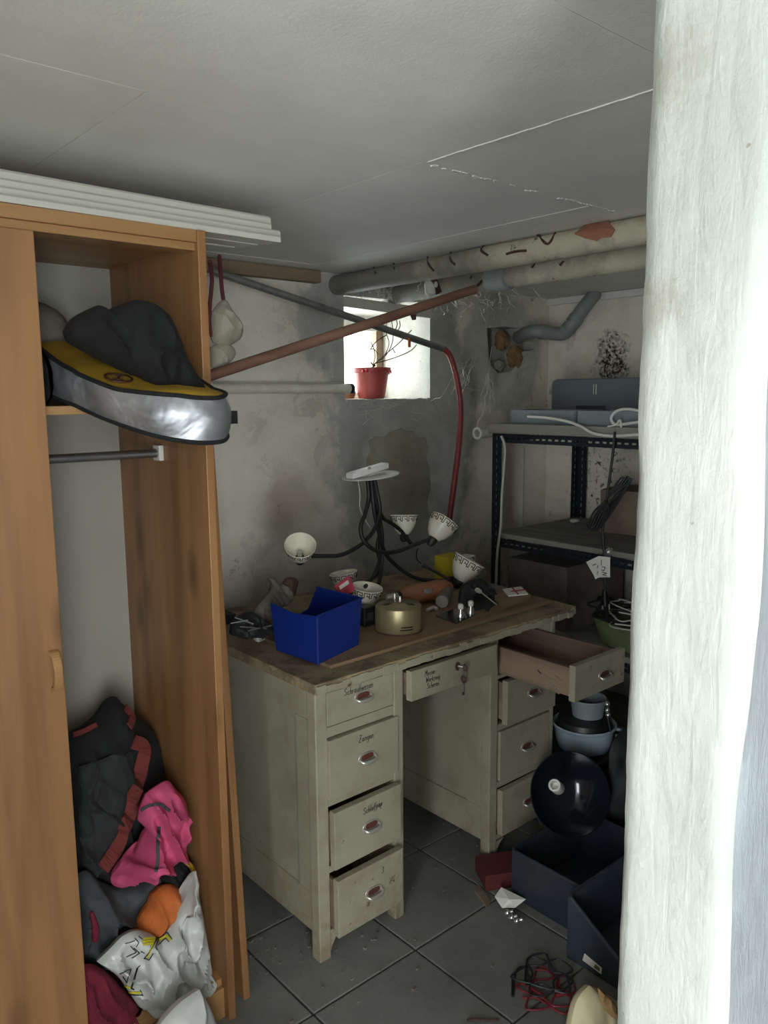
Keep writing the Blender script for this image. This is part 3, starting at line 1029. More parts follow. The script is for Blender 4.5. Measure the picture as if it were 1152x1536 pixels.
o, _ = puff('dark_jacket', [(104, 492), (116, 474), (136, 462), (150, 458), (163, 468), (182, 456), (206, 450), (232, 456), (254, 474), (268, 504), (282, 540), (297, 566), (311, 592), (292, 594), (262, 587), (244, 602), (226, 582), (204, 560), (166, 541), (128, 520), (110, 508)],
            M['c_black'], 1.56, .045, .16, .016, 3, (190, 510), ffreq=16, over=cover, fit=lambda v: setattr(v, 'x', min(v.x, .871)) if v.y > 1.61 else None)
tag(o, 'black jacket bundled on top of the silver and yellow bag', 'jacket')
MB().add(*lump(P(146, 521, Y=1.66), .012, 3, (1.8, .5, .35), 2, .2)).build('reflective_tab', M['iron'], o)
def beside_bag(v):
    v.x = min(v.x, .575)
    v.z = max(v.z, 1.5342)
    v.y = max(v.y, 1.668)


o, _ = puff('dark_holdall', [(20, 530), (60, 520), (88, 522), (108, 538), (120, 570), (122, 600), (118, 612), (90, 614), (50, 614), (15, 612)], M['c_black'], 1.81, .10, .24, .012, 8, fit=beside_bag)
tag(o, 'black cloth holdall squashed on the shelf behind the wardrobe door', 'bag')
hm = MB().lathe([(.001, .055), (.03, .052), (.058, .036), (.075, .01), (.078, -.02), (.07, -.024)], 28, align((.35, -.9, .2), P(62, 502, Y=1.96)))
hm.lathe([(.08, -.03), (.084, -.024), (.084, -.014), (.08, -.008)], 28, align((.35, -.9, .2), P(62, 502, Y=1.96)))
tag(hm.build('helmet', M['greyjunk'], smooth=True), 'rounded grey helmet half hidden behind the wardrobe door', 'helmet')

# heap of clothes on the wardrobe bottom, each piece leaning on the ones behind it
def in_wardrobe(v):
    v.x = min(v.x, .8715)
    v.y = min(v.y, 2.0875)
    if v.z < .1025:
        if v.x > .55 and v.y < 1.66: v.y = min(v.y, 1.6285)      # hangs over the front edge of the wardrobe bottom
        else: v.z = .1025
    if v.x < .54: v.y = max(v.y, 1.637)                          # behind the door


o, s_ = puff('backpack', [(60, 1120), (108, 1098), (140, 1078), (168, 1044), (186, 1058), (206, 1076), (232, 1100), (244, 1148), (249, 1178), (232, 1200), (214, 1240), (196, 1290), (170, 1330), (120, 1420), (60, 1420)],
                 M['c_black'], 1.925, .10, .10, .03, 2, (150, 1220), ffreq=12, fit=in_wardrobe)
bp = BV[o.name]
tag(o, 'black rucksack with brick-red straps leaning in the wardrobe', 'backpack')
ribbon('strap', [(198, 1112), (214, 1122), (211, 1150), (200, 1200), (186, 1240), (172, 1278), (152, 1303)], s_, .034, M['c_red'], o, t=.006, lift=.003)
ribbon('strap', [(186, 1062), (196, 1076), (192, 1090)], s_, .02, M['c_red'], o, t=.005, lift=.002)
ribbon('trim_tape', [(110, 1104), (126, 1098), (146, 1088)], s_, .012, M['c_red'], o, t=.004, lift=.002)
puff('front_pocket', [(118, 1150), (150, 1140), (196, 1128), (190, 1200), (172, 1262), (140, 1300), (120, 1290)], M['c_char'], 1.835, .025, .03, .008, 6, (150, 1210), o, behind=[bp], fit=in_wardrobe)
pk_ = BV['front_pocket']
o, s_ = puff('grey_jacket', [(90, 1330), (128, 1306), (150, 1322), (178, 1330), (214, 1318), (244, 1306), (232, 1330), (214, 1356), (196, 1384), (172, 1410), (150, 1436), (128, 1450), (90, 1450)], M['c_grey'], 1.79, .06, .05, .03, 11, (165, 1372), ffreq=14, behind=[bp, pk_], fit=in_wardrobe)
gj = BV[o.name]
tag(o, 'grey jacket with a dark red lining crumpled below the rucksack', 'jacket')
puff('lining', [(133, 1372), (140, 1368), (148, 1390), (146, 1412), (138, 1410)], M['c_wine'], 1.722, .01, .02, .003, 4, (141, 1392), o, behind=[gj])
o, _ = puff('dark_sweater', [(238, 1312), (262, 1292), (280, 1288), (294, 1306), (293, 1326), (280, 1344), (256, 1342), (238, 1332)], M['c_black'], 1.775, .04, .07, .01, 7, (266, 1318), behind=[bp, gj], fit=in_wardrobe)
dsw = BV[o.name]
tag(o, 'black garment with a yellow stripe wedged against the wardrobe side', 'garment')
MB().tube(spline([P(278, 1292, Y=1.735), P(287, 1300, Y=1.73), P(292, 1312, Y=1.735)], 5), .006, 8).build('stripe', M['c_yellow'], o)
o, s_ = puff('pink_jacket', [(219, 1190), (236, 1178), (252, 1171), (264, 1184), (277, 1200), (276, 1226), (273, 1254), (270, 1278), (258, 1296), (240, 1310), (222, 1318), (200, 1316), (184, 1330), (170, 1328), (166, 1316), (176, 1304), (186, 1290), (202, 1284), (212, 1258), (222, 1240), (208, 1232), (210, 1212)],
                M['c_pink'], 1.755, .06, .045, .036, 5, (238, 1258), ffreq=20, behind=[bp, pk_, gj, dsw], fit=in_wardrobe)
pj = BV[o.name]
tag(o, 'pink jacket with grey zips draped over the clothes heap', 'jacket')
ribbon('zip', [(212, 1216), (226, 1208), (242, 1208), (256, 1216)], s_, .007, M['c_grey'], o, t=.003)
ribbon('zip', [(238, 1240), (237, 1265), (238, 1290), (234, 1308)], s_, .008, M['c_grey'], o, t=.003)
o, _ = puff('orange_garment', [(228, 1342), (246, 1328), (262, 1328), (275, 1342), (264, 1358), (258, 1378), (244, 1400), (222, 1402), (204, 1394), (212, 1372), (222, 1358)], M['c_orange'], 1.735, .05, .04, .012, 9, (240, 1365), behind=[gj, dsw, pj], fit=in_wardrobe)
og = BV[o.name]
tag(o, 'orange garment poking out of the white plastic bag', 'garment')
o, s_ = puff('plastic_bag', [(145, 1442), (164, 1424), (184, 1404), (206, 1396), (228, 1402), (240, 1408), (256, 1388), (270, 1362), (284, 1336), (294, 1306), (297, 1340), (302, 1362), (309, 1400), (316, 1444), (316, 1466), (302, 1484), (274, 1497), (240, 1510), (214, 1514), (196, 1492), (176, 1464)],
                M['bagfilm'], 1.678, .05, .06, .026, 13, (240, 1455), ffreq=17, fdir=(1.4, 0, .6), behind=[gj, dsw, pj, og], fit=lambda v: (in_wardrobe(v), setattr(v, 'y', max(v.y, 1.612))))
pbg = BV[o.name]
tag(o, 'white plastic carrier bag printed with yellow and black shapes', 'bag')
BK = plain('black_bag_print', (24, 22, 16), .5); YL = plain('yellow_bag_print', (202, 190, 30), .5)


def zx(x, y): return (180 + x * 150 / 1152, 1370 + y * 166 / 1275)


def onto(paths, w, mat, nm, t=.0012):
    mb = MB()
    for pth in paths:
        q = []
        for a, b in zip(pth, pth[1:]):
            for k in range(5):
                q.append((a[0] + (b[0] - a[0]) * k / 5, a[1] + (b[1] - a[1]) * k / 5))
        q.append(pth[-1])
        hs = [s_(*zx(*p_), .0015) for p_ in q]
        mb.strip([h_[0] for h_ in hs], [(h_[1] + Vector((0, -.6, .2))) for h_ in hs], w, t)
    return tag(mb.build(nm, mat, o), kind='stuff')


onto([[(450, 310), (540, 262), (585, 310)], [(395, 290), (350, 420), (310, 510)], [(260, 330), (380, 320)], [(270, 360), (370, 350)], [(270, 300), (390, 292)], [(110, 905), (230, 912)], [(60, 830), (120, 850)]], .0045, YL, 'yellow_print')
onto([[(445, 300), (545, 222), (605, 298)], [(425, 372), (530, 292), (568, 330)], [(445, 245), (365, 400), (280, 515), (325, 540), (380, 455)], [(450, 260), (405, 390), (425, 425)],
      [(120, 375), (190, 440), (70, 498)], [(165, 395), (232, 452), (135, 512)], [(245, 435), (275, 460)], [(0, 690), (120, 650), (85, 790), (40, 720)], [(235, 600), (190, 640), (125, 855), (160, 870)],
      [(200, 640), (140, 850)], [(125, 925), (270, 950), (230, 880)], [(60, 350), (170, 315)], [(170, 290), (215, 340), (190, 380)], [(210, 270), (250, 300)]], .0016, BK, 'black_print', .0018)
o, _ = puff('wine_red_garment', [(90, 1462), (130, 1446), (152, 1452), (172, 1470), (192, 1492), (210, 1514), (214, 1545), (206, 1572), (90, 1572)], M['c_wine'], 1.69, .04, .035, .012, 15, (145, 1515), behind=[gj, pbg], fit=in_wardrobe)
tag(o, 'wine red garment spilling out at the wardrobe door', 'garment')
o, _ = puff('white_carrier', [(299, 1484), (312, 1504), (322, 1530), (334, 1570), (336, 1604), (212, 1604), (222, 1568), (242, 1534), (270, 1504)], M['bagfilm'], 1.50, .05, .05, .012, 19, (280, 1556), ffreq=12, fit=lambda v: setattr(v, 'z', max(v.z, .0)))
tag(o, 'plain white paper bag standing on the floor before the wardrobe', 'bag')

# pale cupped pouch hanging from the strips by dark red straps
hpz = 1.83
pc = empty('hanging_mask', P(336, 505, Y=hpz), 'pale cupped rubber mask hanging by dark red straps beside the wardrobe', 'mask')
puff('cup', [(318, 468), (330, 452), (338, 450), (346, 464), (358, 480), (363, 492), (360, 508), (346, 518), (334, 520), (318, 510)], M['c_beige'], hpz, .03, .03, .006, 21, (338, 488), pc)
puff('cup', [(316, 520), (334, 512), (346, 518), (352, 530), (345, 543), (330, 550), (316, 550)], M['c_beige'], hpz, .025, .025, .005, 22, (332, 532), pc)
MB().tube(spline([P(329, 384, Y=hpz - .04), P(331, 410, Y=hpz), P(333, 435, Y=hpz), P(336, 455, Y=hpz)], 4), .0052, 8).build('strap', M['c_strap'], pc)
MB().tube(spline([P(315, 392, Y=hpz - .04), P(318, 420, Y=hpz), P(315, 455, Y=hpz), P(314, 486, Y=hpz), P(318, 505, Y=hpz)], 4), .0052, 8).build('strap', M['c_strap'], pc)

# ================================================================== DESK
TOPZ = .812
dk = empty('desk', (1.73, 2.0, 0), 'old cream-painted twin-pedestal desk with worn top and pulled-out drawers', 'desk')
FY, BY = 1.622, 2.42
# worktop: slab with chewed front edge
mb = MB()
nseg = 40
pts_t = []; 
def fedge(i): return 1.600 + .004 * noise.noise((i * .6, 0, 1)) + (.008 if i > nseg - 2 else 0)
XL, XR = 1.150, 2.290
poly = [Vector((XL + (XR - XL) * i / nseg, fedge(i), TOPZ - .028)) for i in range(nseg + 1)] + [Vector((XR + .045, BY, TOPZ - .028)), Vector((XL, BY, TOPZ - .028))]
mb.prism(poly, (0, 0, .028)).build('worktop', M['desktop'], dk, bevel=.003)
mb = MB()
for i in range(nseg):
    x = XL + .004 + (XR - XL - .01) * i / nseg
    mb.box(x, x + (XR - XL) / nseg + .0005, fedge(i) - .004 - .002 * random.random(), 1.61, TOPZ - .026 - .004 * random.random(), TOPZ - .004 - .008 * random.random())
mb.build('edge_lipping', M['cream_worn'], dk)


def post(x0, x1, y0, y1, z0, z1, foot=True):
    mb = MB().box(x0, x1, y0, y1, z0, z1)
    mb.build('post', M['cream'] if not foot else M['cream_worn'], dk, bevel=.003)


ZR = TOPZ - .028
PEDS = ((1.165, 1.478), (1.858, 2.192))
for (a, b) in PEDS:
    pw_ = .035 if a < 1.5 else .020
    for x0, x1 in ((a, a + .038), (b - pw_, b)):
        MB().box(x0, x1, FY, FY + .038, .0, ZR).build('post', M['cream'], dk, bevel=.003)
        MB().box(x0, x1, BY - .06, BY - .022, .0, ZR).build('post', M['cream'], dk, bevel=.003)
    for x0 in (a + .004, b - .022):                 # framed side panels
        MB().box(x0, x0 + .018, FY + .038, BY - .06, .075, .19).build('side_rail', M['cream'], dk, bevel=.002)
        MB().box(x0, x0 + .018, FY + .038, BY - .06, ZR - .09, ZR).build('side_rail', M['cream'], dk, bevel=.002)
        MB().box(x0, x0 + .018, FY + .038, FY + .10, .19, ZR - .09).build('side_stile', M['cream'], dk, bevel=.002)
        MB().box(x0, x0 + .018, BY - .12, BY - .06, .19, ZR - .09).build('side_stile', M['cream'], dk, bevel=.002)
        MB().box(x0 + .007, x0 + .011, FY + .10, BY - .12, .19, ZR - .09).build('side_panel', M['cream'], dk)
    MB().box(a + .02, b - .02, BY - .045, BY - .035, .08, ZR).build('back_panel', M['cream'], dk)
    # rails between the drawers
    zs_ = ((ZR - .014, ZR), (.643, .672), (.446, .468), (.252, .272), (.068, .082)) if a < 1.5 else ((ZR - .014, ZR), (.636, .648), (.457, .480), (.258, .280), (.075, .092))
    for z0, z1 in zs_:
        MB().box(a + .038, b - pw_, FY + .003, FY + .036, z0, z1).build('drawer_rail', M['cream'], dk, bevel=.002)
    for z0, z1 in zs_[1:]:
        MB().box(a + .03, b - .03, FY + .036, BY - .06, z0 + .002, z0 + .010).build('dust_board', M['rawwood'], dk)
    fp = [(a + .038, .068 if a < 1.5 else .075), (b - .035, .068 if a < 1.5 else .075)]
    # curved bracket foot blocks
    for x0, s_ in ((a + .038, 1), (b - pw_, -1)):
        MB().prism([(x0, FY + .006, .068), (x0 + s_ * .045, FY + .006, .068), (x0 + s_ * .022, FY + .006, .052), (x0 + s_ * .008, FY + .006, .028), (x0, FY + .006, .005)], (0, .024, 0)).build('foot_bracket', M['cream_worn'], dk)
MB().box(1.478, 1.858, FY + .003, FY + .036, ZR - .012, ZR).build('drawer_rail', M['cream'], dk, bevel=.002)
MB().box(1.478, 1.858, BY - .05, BY - .04, .35, ZR).build('modesty_panel', M['cream'], dk)

GLY = {
    'S': [[(.5, .85), (.3, 1), (.08, .85), (.15, .6), (.42, .42), (.45, .15), (.2, 0), (0, .12)]],
    'c': [[(.35, .42), (.2, .5), (.05, .35), (.05, .12), (.2, 0), (.36, .08)]],
    'h': [[(.08, 1), (.05, 0)], [(.05, .3), (.2, .48), (.33, .38), (.33, 0)]],
    'r': [[(.05, .5), (.05, 0)], [(.05, .3), (.18, .48), (.3, .45)]],
    'a': [[(.33, .45), (.15, .5), (.03, .25), (.12, .02), (.28, .1), (.34, .48), (.36, .05), (.42, 0)]],
    'u': [[(.05, .5), (.06, .1), (.2, 0), (.32, .15), (.34, .5), (.36, 0)]],
    'b': [[(.08, 1), (.05, 0), (.25, .02), (.33, .25), (.2, .48), (.06, .35)]],
    'w': [[(.02, .5), (.12, 0), (.24, .4), (.36, 0), (.46, .5)]],
    'e': [[(.05, .25), (.32, .3), (.25, .5), (.08, .42), (.05, .12), (.2, 0), (.36, .1)]],
    's': [[(.3, .45), (.12, .5), (.06, .36), (.28, .18), (.24, .02), (.04, .04)]],
    'n': [[(.05, .5), (.05, 0)], [(.05, .3), (.2, .48), (.33, .38), (.34, 0)]],
    'Z': [[(.08, .95), (.5, 1), (.05, .05), (.5, .0)], [(.15, .5), (.4, .52)]],
    'g': [[(.32, .45), (.15, .5), (.04, .28), (.15, .05), (.3, .15), (.34, .48), (.3, -.3), (.1, -.35)]],
    'l': [[(.1, 1), (.06, .1), (.14, 0)]],
    'i': [[(.07, .5), (.06, 0)], [(.08, .68), (.09, .74)]],
    'f': [[(.3, .95), (.18, 1), (.12, .8), (.06, -.3)], [(0, .48), (.26, .5)]],
    'p': [[(.06, .5), (.03, -.4)], [(.06, .4), (.25, .5), (.33, .3), (.2, .05), (.06, .12)]],
    'M': [[(0, 0), (.1, 1), (.3, .4), (.5, 1), (.58, 0)]],
    'W': [[(0, 1), (.14, 0), (.3, .7), (.44, 0), (.6, 1)]],
    'k': [[(.08, 1), (.05, 0)], [(.32, .5), (.07, .22), (.34, 0)]],
    'z': [[(.05, .5), (.32, .5), (.04, 0), (.34, 0)]],
    '3': [[(.05, .9), (.25, 1), (.38, .8), (.2, .55), (.4, .35), (.3, .05), (.02, .05)]],
}


def scrawl(text, x, y, z, h_, slope=0.0, w=.0014, adv=.42, parent=None, seed=1):
    rnd = random.Random(seed)
    mb = MB()
    cx = 0
    for ch in text:
        gl_ = GLY[ch]
        wd = max(p[0] for st in gl_ for p in st)
        for st in gl_:
            q = []
            for gx, gy in st:
                q.append(Vector((x + (cx + gx + gy * .12) * h_ * .9, y, z + gy * h_ + (cx + gx) * h_ * slope + rnd.uniform(-.02, .02) * h_)))
            mb.strip(q, (0, -1, 0), w, .0006)
        cx += wd + .12
    o_ = mb.build('handwriting', M['ink'], parent)
    o_['kind'] = 'stuff'
    return o_


def cup_pull(x, y, z, parent, w=.062):
    """oval plate, red-brown recess, chrome lip"""
    ov = [(x + w / 2 * math.copysign(abs(math.cos(t_)) ** .7, math.cos(t_)), z + .0155 * math.copysign(abs(math.sin(t_)) ** .8, math.sin(t_))) for t_ in [2 * math.pi * k / 28 for k in range(28)]]
    MB().prism([(a, y, b) for a, b in ov], (0, -.003, 0)).build('pull_plate', M['chrome'], parent, smooth=True, bevel=.001)
    MB().prism([(x + (a - x) * .70, y - .003, z + .0035 + (b - z) * .52) for a, b in ov], (0, -.0012, 0)).build('pull_recess', M['redbrown'], parent)
    pts = []; rr_ = []
    for i in range(25):                 # chrome lip bulging along the lower half
        t_ = math.pi * (.02 + .96 * i / 24)
        ez = math.sin(t_)
        pts.append(Vector((x - math.cos(t_) * w * .46, y - .004 - .011 * min(1, ez * 1.5), z - .0105 * ez ** .8 + .001)))
        rr_.append(.0022 + .0042 * ez)
    MB().tube(pts, rr_, 10).build('pull_lip', M['chrome'], parent, smooth=True)


def drawer(x0, x1, z0, z1, pull, depth=.46, tilt=0.0, worn=False, pullx=None, pullz=None, hasp=True):
    """front board + dovetailed box, pulled out by `pull`"""
    y0 = FY - pull
    r = MB()
    hx_ = .0
    r.hexa([(x0, y0, z0), (x1, y0 + tilt, z0), (x1, y0 + .022 + tilt, z0), (x0, y0 + .022, z0), (x0, y0, z1), (x1, y0 + tilt, z1), (x1, y0 + .022 + tilt, z1), (x0, y0 + .022, z1)])
    d_ = r.build('drawer', M['cream_worn'] if worn else M['cream'], dk, bevel=.002)
    a, b, ya, yb = x0 + .006, x1 - .006, y0 + .022 + max(tilt, 0), y0 + depth
    MB().box(a, a + .012, ya, yb, z0 + .012, z1 - .012).build('drawer_side', M['rawwood'], d_)
    MB().box(b - .012, b, ya, yb, z0 + .012, z1 - .012).build('drawer_side', M['rawwood'], d_)
    MB().box(a + .012, b - .012, yb - .012, yb, z0 + .012, z1 - .012).build('drawer_back', M['rawwood'], d_)
    MB().box(a + .012, b - .012, ya, yb - .012, z0 + .014, z0 + .020).build('drawer_bottom', M['rawwood'], d_)
    if hasp:
        px_ = (x0 + x1) / 2 + .005 if pullx is None else pullx
        cup_pull(px_, y0 + tilt * .5, (z0 + z1) / 2 if pullz is None else pullz, d_)
    return d_


d1 = drawer(1.204, 1.441, .675, .770, .0, pullz=.731)
scrawl('Schraubwesen', 1.262, FY - .0004, .7475, .0195, .0, parent=d1)
d2 = drawer(1.200, 1.452, .472, .640, .012, tilt=.004, pullz=.555)
scrawl('Zangen', 1.302, FY - .012 + .0012, .605, .020, .0, parent=d2, seed=2)
d3 = drawer(1.200, 1.446, .276, .442, .030, tilt=.004, pullz=.36)
scrawl('Schleifpap', 1.300, FY - .030 + .0013, .402, .018, .03, parent=d3, seed=3)
d4 = drawer(1.200, 1.442, .080, .248, .040, tilt=.004, worn=True, pullz=.165)
scrawl('3', 1.358, FY - .040 + .0018, .206, .018, .0, parent=d4, seed=4)
dm = drawer(1.482, 1.854, .680, .770, .030, hasp=False, depth=.5)
for k_, tx in enumerate(('Messer', 'Werkzeug', 'Scheren')):
    scrawl(tx, 1.536 + .004 * k_, FY - .0304, .744 - .020 * k_, .0165, -.02, w=.0012, parent=dm, seed=7 + k_)
esc = [(.010 * math.cos(t_) * (1 if math.sin(t_) > 0 else .75), .014 * math.sin(t_) + (0 if math.sin(t_) > 0 else .0)) for t_ in [2 * math.pi * k / 18 for k in range(18)]]
MB().prism([(1.672 + a, FY - .030, .742 + b) for a, b in esc], (0, -.002, 0)).build('lock_plate', M['rust'], dm)
dr1 = drawer(1.905, 2.170, .640, .752, .288, depth=.50, worn=True, pullz=.692, pullx=2.055)
dr2 = drawer(1.906, 2.162, .484, .634, .030, pullz=.566)
dr3 = drawer(1.905, 2.166, .284, .455, .004, pullz=.366)
dr4 = drawer(1.900, 2.164, .098, .256, .020, pullz=.175)
# scrape marks and raw smear on the drawer that is pulled far out
mb = MB()
for i, (y, z, L) in enumerate(((1.43, .69, .05), (1.41, .67, .06), (1.42, .655, .05), (1.40, .70, .03), (1.47, .70, .015))):
    mb.strip(spline([(1.9108, y + L / 2, z + .006), (1.9108, y, z - .002), (1.9108, y - L / 2, z - .004)], 4), (-1, 0, 0), .004, .0005)
mb.build('paint_scrapes', M['cream'], dr1)['kind'] = 'stuff'

# key with its chain of ring hanging from the lock
ky = FY - .034
kb = empty('key', (1.690, ky, .66), 'iron key dangling on a ring from the lock of the middle drawer', 'key')
def ringpts(c, rx, rz, n=18, nrm=(0, 1, 0)):
    return [Vector((c[0] + rx * math.cos(2 * math.pi * k / n), c[1] + .003 * math.sin(2 * math.pi * k / n), c[2] + rz * math.sin(2 * math.pi * k / n))) for k in range(n + 1)]
MB().tube([(1.674, FY - .028, .742), (1.686, ky - .012, .740)], .0035, 8).build('key_shank', M['iron'], kb, smooth=True)
MB().tube(ringpts((1.6865, ky - .014, .739), .0065, .009), .0018, 8).build('key_bow', M['rust'], kb, smooth=True)
MB().tube(ringpts((1.688, ky - .010, .7225), .0055, .012), .0013, 8).build('ring', M['iron'], kb, smooth=True)
MB().tube(ringpts((1.686, ky - .009, .7015), .0085, .0095), .0023, 8).build('key_bow', M['rust'], kb, smooth=True)
kk = MB().tube([(1.6865, ky - .009, .694), (1.690, ky - .008, .652)], .0027, 8)
kk.build('key_shank', M['iron'], kb, smooth=True)
MB().box(1.682, 1.690, ky - .0095, ky - .0065, .652, .661).build('key_bit', M['rust'], kb)

# ================================================================== ON THE DESK
ps = MB().prism([(1.255, 1.672, TOPZ), (2.262, 1.690, TOPZ), (2.262, 2.07, TOPZ), (1.262, 2.07, TOPZ)], (0, 0, .010)).build('plywood_sheet', M['plywood'], bevel=.001)
tag(ps, 'thin worn plywood sheet lying along the desk top', 'board')
PZ = TOPZ + .010

# blue stacking bin
F_, R_b, L_b = P(477, 997, Z=PZ), P(538, 967, Z=PZ), P(414, 975, Z=PZ)
K_b = L_b + (R_b - F_)
cen = (F_ + R_b + L_b + K_b) / 4
def up(v, hh, fl=1.10):
    q = cen + (v - cen) * fl
    return Vector((q.x, q.y, PZ + hh))
hB = .140
bb = empty('storage_bin', (cen.x, cen.y, PZ), 'blue plastic stacking bin with a cut-away end on the desk', 'bin')
th = .0028
bot = [F_, R_b, K_b, L_b]
top = [up(F_, hB), up(R_b, hB), up(K_b, hB), up(L_b, hB)]
def wallq(a, b, poly):
    c0 = sum(poly, Vector()) / len(poly)
    nrm = (poly[1] - poly[0]).cross(poly[2] - poly[0]).normalized()
    if nrm.dot(cen + Vector((0, 0, .07)) - c0) < 0: nrm = -nrm
    return MB().prism(poly, nrm * th)
wallq(0, 1, [bot[0], bot[1], top[1], top[0]]).build('end_wall', M['blue'], bb, bevel=.001)
# long walls: high part and sloping shoulder toward the open end
def long_wall(a, b):                       # a: at closed end, b: at open end (index)
    A0, B0, A1, B1 = bot[a], bot[b], top[a], top[b]
    lowb = B0.lerp(B1, .62)
    poly = [A0, B0, lowb, B0.lerp(B1, .66).lerp(A0.lerp(A1, .66), .22), A1.lerp(B1, .72), A1]
    wallq(a, b, poly).build('side_wall', M['blue'], bb, bevel=.001)
poly = [bot[0], bot[3], top[3], top[3].lerp(top[0], .06), (bot[3].lerp(top[3], .93)).lerp(bot[0].lerp(top[0], .93), .5), top[0]]
wallq(0, 3, poly).build('side_wall', M['blue'], bb, bevel=.001)
wallq(1, 2, [bot[1], bot[2], top[2], top[1]]).build('side_wall', M['blue'], bb, bevel=.001)
b3, t3, b2, t2 = bot[3], top[3], bot[2], top[2]
poly = [b3, b2, t2, b2.lerp(t2, .60).lerp(b3.lerp(t3, .60), .22), b2.lerp(t2, .48).lerp(b3.lerp(t3, .48), .82), t3]
wallq(2, 3, poly).build('open_end', M['blue'], bb, bevel=.001)
MB().prism(bot, (0, 0, .003)).build('base', M['blue'], bb)
e_ = [bot[0].lerp(top[0], k / 4) for k in range(5)]
MB().tube(e_, .0035, 8).build('corner_rib', M['blue'], bb, smooth=True)
MB().tube([top[0], top[1]], .0032, 8).build('rim', M['blue'], bb, smooth=True)
MB().tube([top[1], top[2]], .0032, 8).build('rim', M['blue'], bb, smooth=True)

# champagne lamp canopy
gc = P(598, 944, Z=PZ); gr = .074
gcx = empty('lamp_canopy', (gc.x, gc.y, PZ), 'round champagne-coloured metal lamp canopy with two pins, standing on the desk', 'lamp part')
MB().lathe([(gr * .97, 0), (gr, .004), (gr, .070), (gr * .975, .078), (gr * .9, .082), (.0, .085)], 48, Matrix.Translation((gc.x, gc.y, PZ)), capt=False).build('housing', M['gold'], gcx, smooth=True)
MB().lathe([(gr * 1.005, 0), (gr * 1.012, .001), (gr * 1.012, .004), (gr * 1.005, .005)], 48, Matrix.Translation((gc.x, gc.y, PZ))).build('base_ring', M['rust'], gcx, smooth=True)
vd = Vector((-gc.x, -gc.y, 0)).normalized(); vs2 = Vector((-vd.y, vd.x, 0))
for px_, py_ in ((592, 896), (600, 900)):
    q = P(px_, py_, Z=PZ + .09)
    MB().lathe([(.0045, 0), (.0045, .017), (.0035, .019), (.0, .0195)], 12, Matrix.Translation((q.x, q.y, PZ + .083)), capt=False).build('pin', M['chrome'], gcx, smooth=True)
a_c = math.atan2(vd.y, vd.x)
for zz, da, L in ((.026, .36, .52), (.0175, .34, .56)):
    pts = [Vector((gc.x + (gr + .0004) * math.cos(a_c + da + L * (k / 8 - .5)), gc.y + (gr + .0004) * math.sin(a_c + da + L * (k / 8 - .5)), PZ + zz)) for k in range(9)]
    MB().tube(pts, .0019, 6).build('vent_slot', M['black'], gcx)
MB().add(*lump((gc.x + gr * math.cos(a_c + .55), gc.y + gr * math.sin(a_c + .55), PZ + .0085), .0016, 1, n=1)).build('screw_hole', M['black'], gcx)
for s_ in (-1, 1):
    for k in range(3):
        c_ = Vector((gc.x, gc.y, PZ + .0842)) + vs2 * s_ * (.030 + .007 * k) + vd * .012
        MB().obox(c_, (vd * .8 + vs2 * .6 * s_) * .011, (vs2 * .8 - vd * .6 * s_) * .0009, Vector((0, 0, .0009))).build('vent_slot', M['black'], gcx)

# ---------------------------------------------------------------- spider lamp with opal shades
LY = 2.12
lamp = empty('spider_lamp', P(566, 880, Y=LY), 'dismantled spider lamp with black flexible arms and white Greek-key shades on the desk', 'lamp')
br0, br1 = P(524, 714, Y=LY), P(578, 698, Y=LY)
bc = (br0 + br1) / 2
ex_ = (br1 - br0)
MB().obox(bc, ex_ / 2, Vector((0, .02, 0)), Vector((0, 0, .010))).build('ceiling_bracket', M['white_enamel'], lamp, bevel=.003)
MB().lathe([(.0, 0), (.100, 0), (.102, .001), (.102, .002), (.100, .003), (.0, .003)], 40, align((-.10, .02, 1), P(556, 714, Y=LY)), capb=False, capt=False).build('mounting_disc', M['white_enamel'], lamp, smooth=True)
MB().lathe([(.006, 0), (.006, .004), (.004, .007), (.0, .007)], 12, align((0, -1, 0), P(553, 702, Y=LY - .021)), capt=False).build('screw', M['chrome'], lamp)


def arm(pxs, Ys, r=.0072):
    pts = [P(a, b, Y=y) for (a, b), y in zip(pxs, Ys)]
    MB().tube(spline(pts, 6), r, 10).build('flexible_arm', M['rubber'], lamp, smooth=True)
    return pts


PROF = [(.016, .0), (.022, .004), (.035, .020), (.046, .042), (.053, .064), (.056, .078)]


def prof_r(z):
    for (r0, z0), (r1, z1) in zip(PROF, PROF[1:]):
        if z <= z1: return r0 + (r1 - r0) * (z - z0) / (z1 - z0)
    return PROF[-1][0]


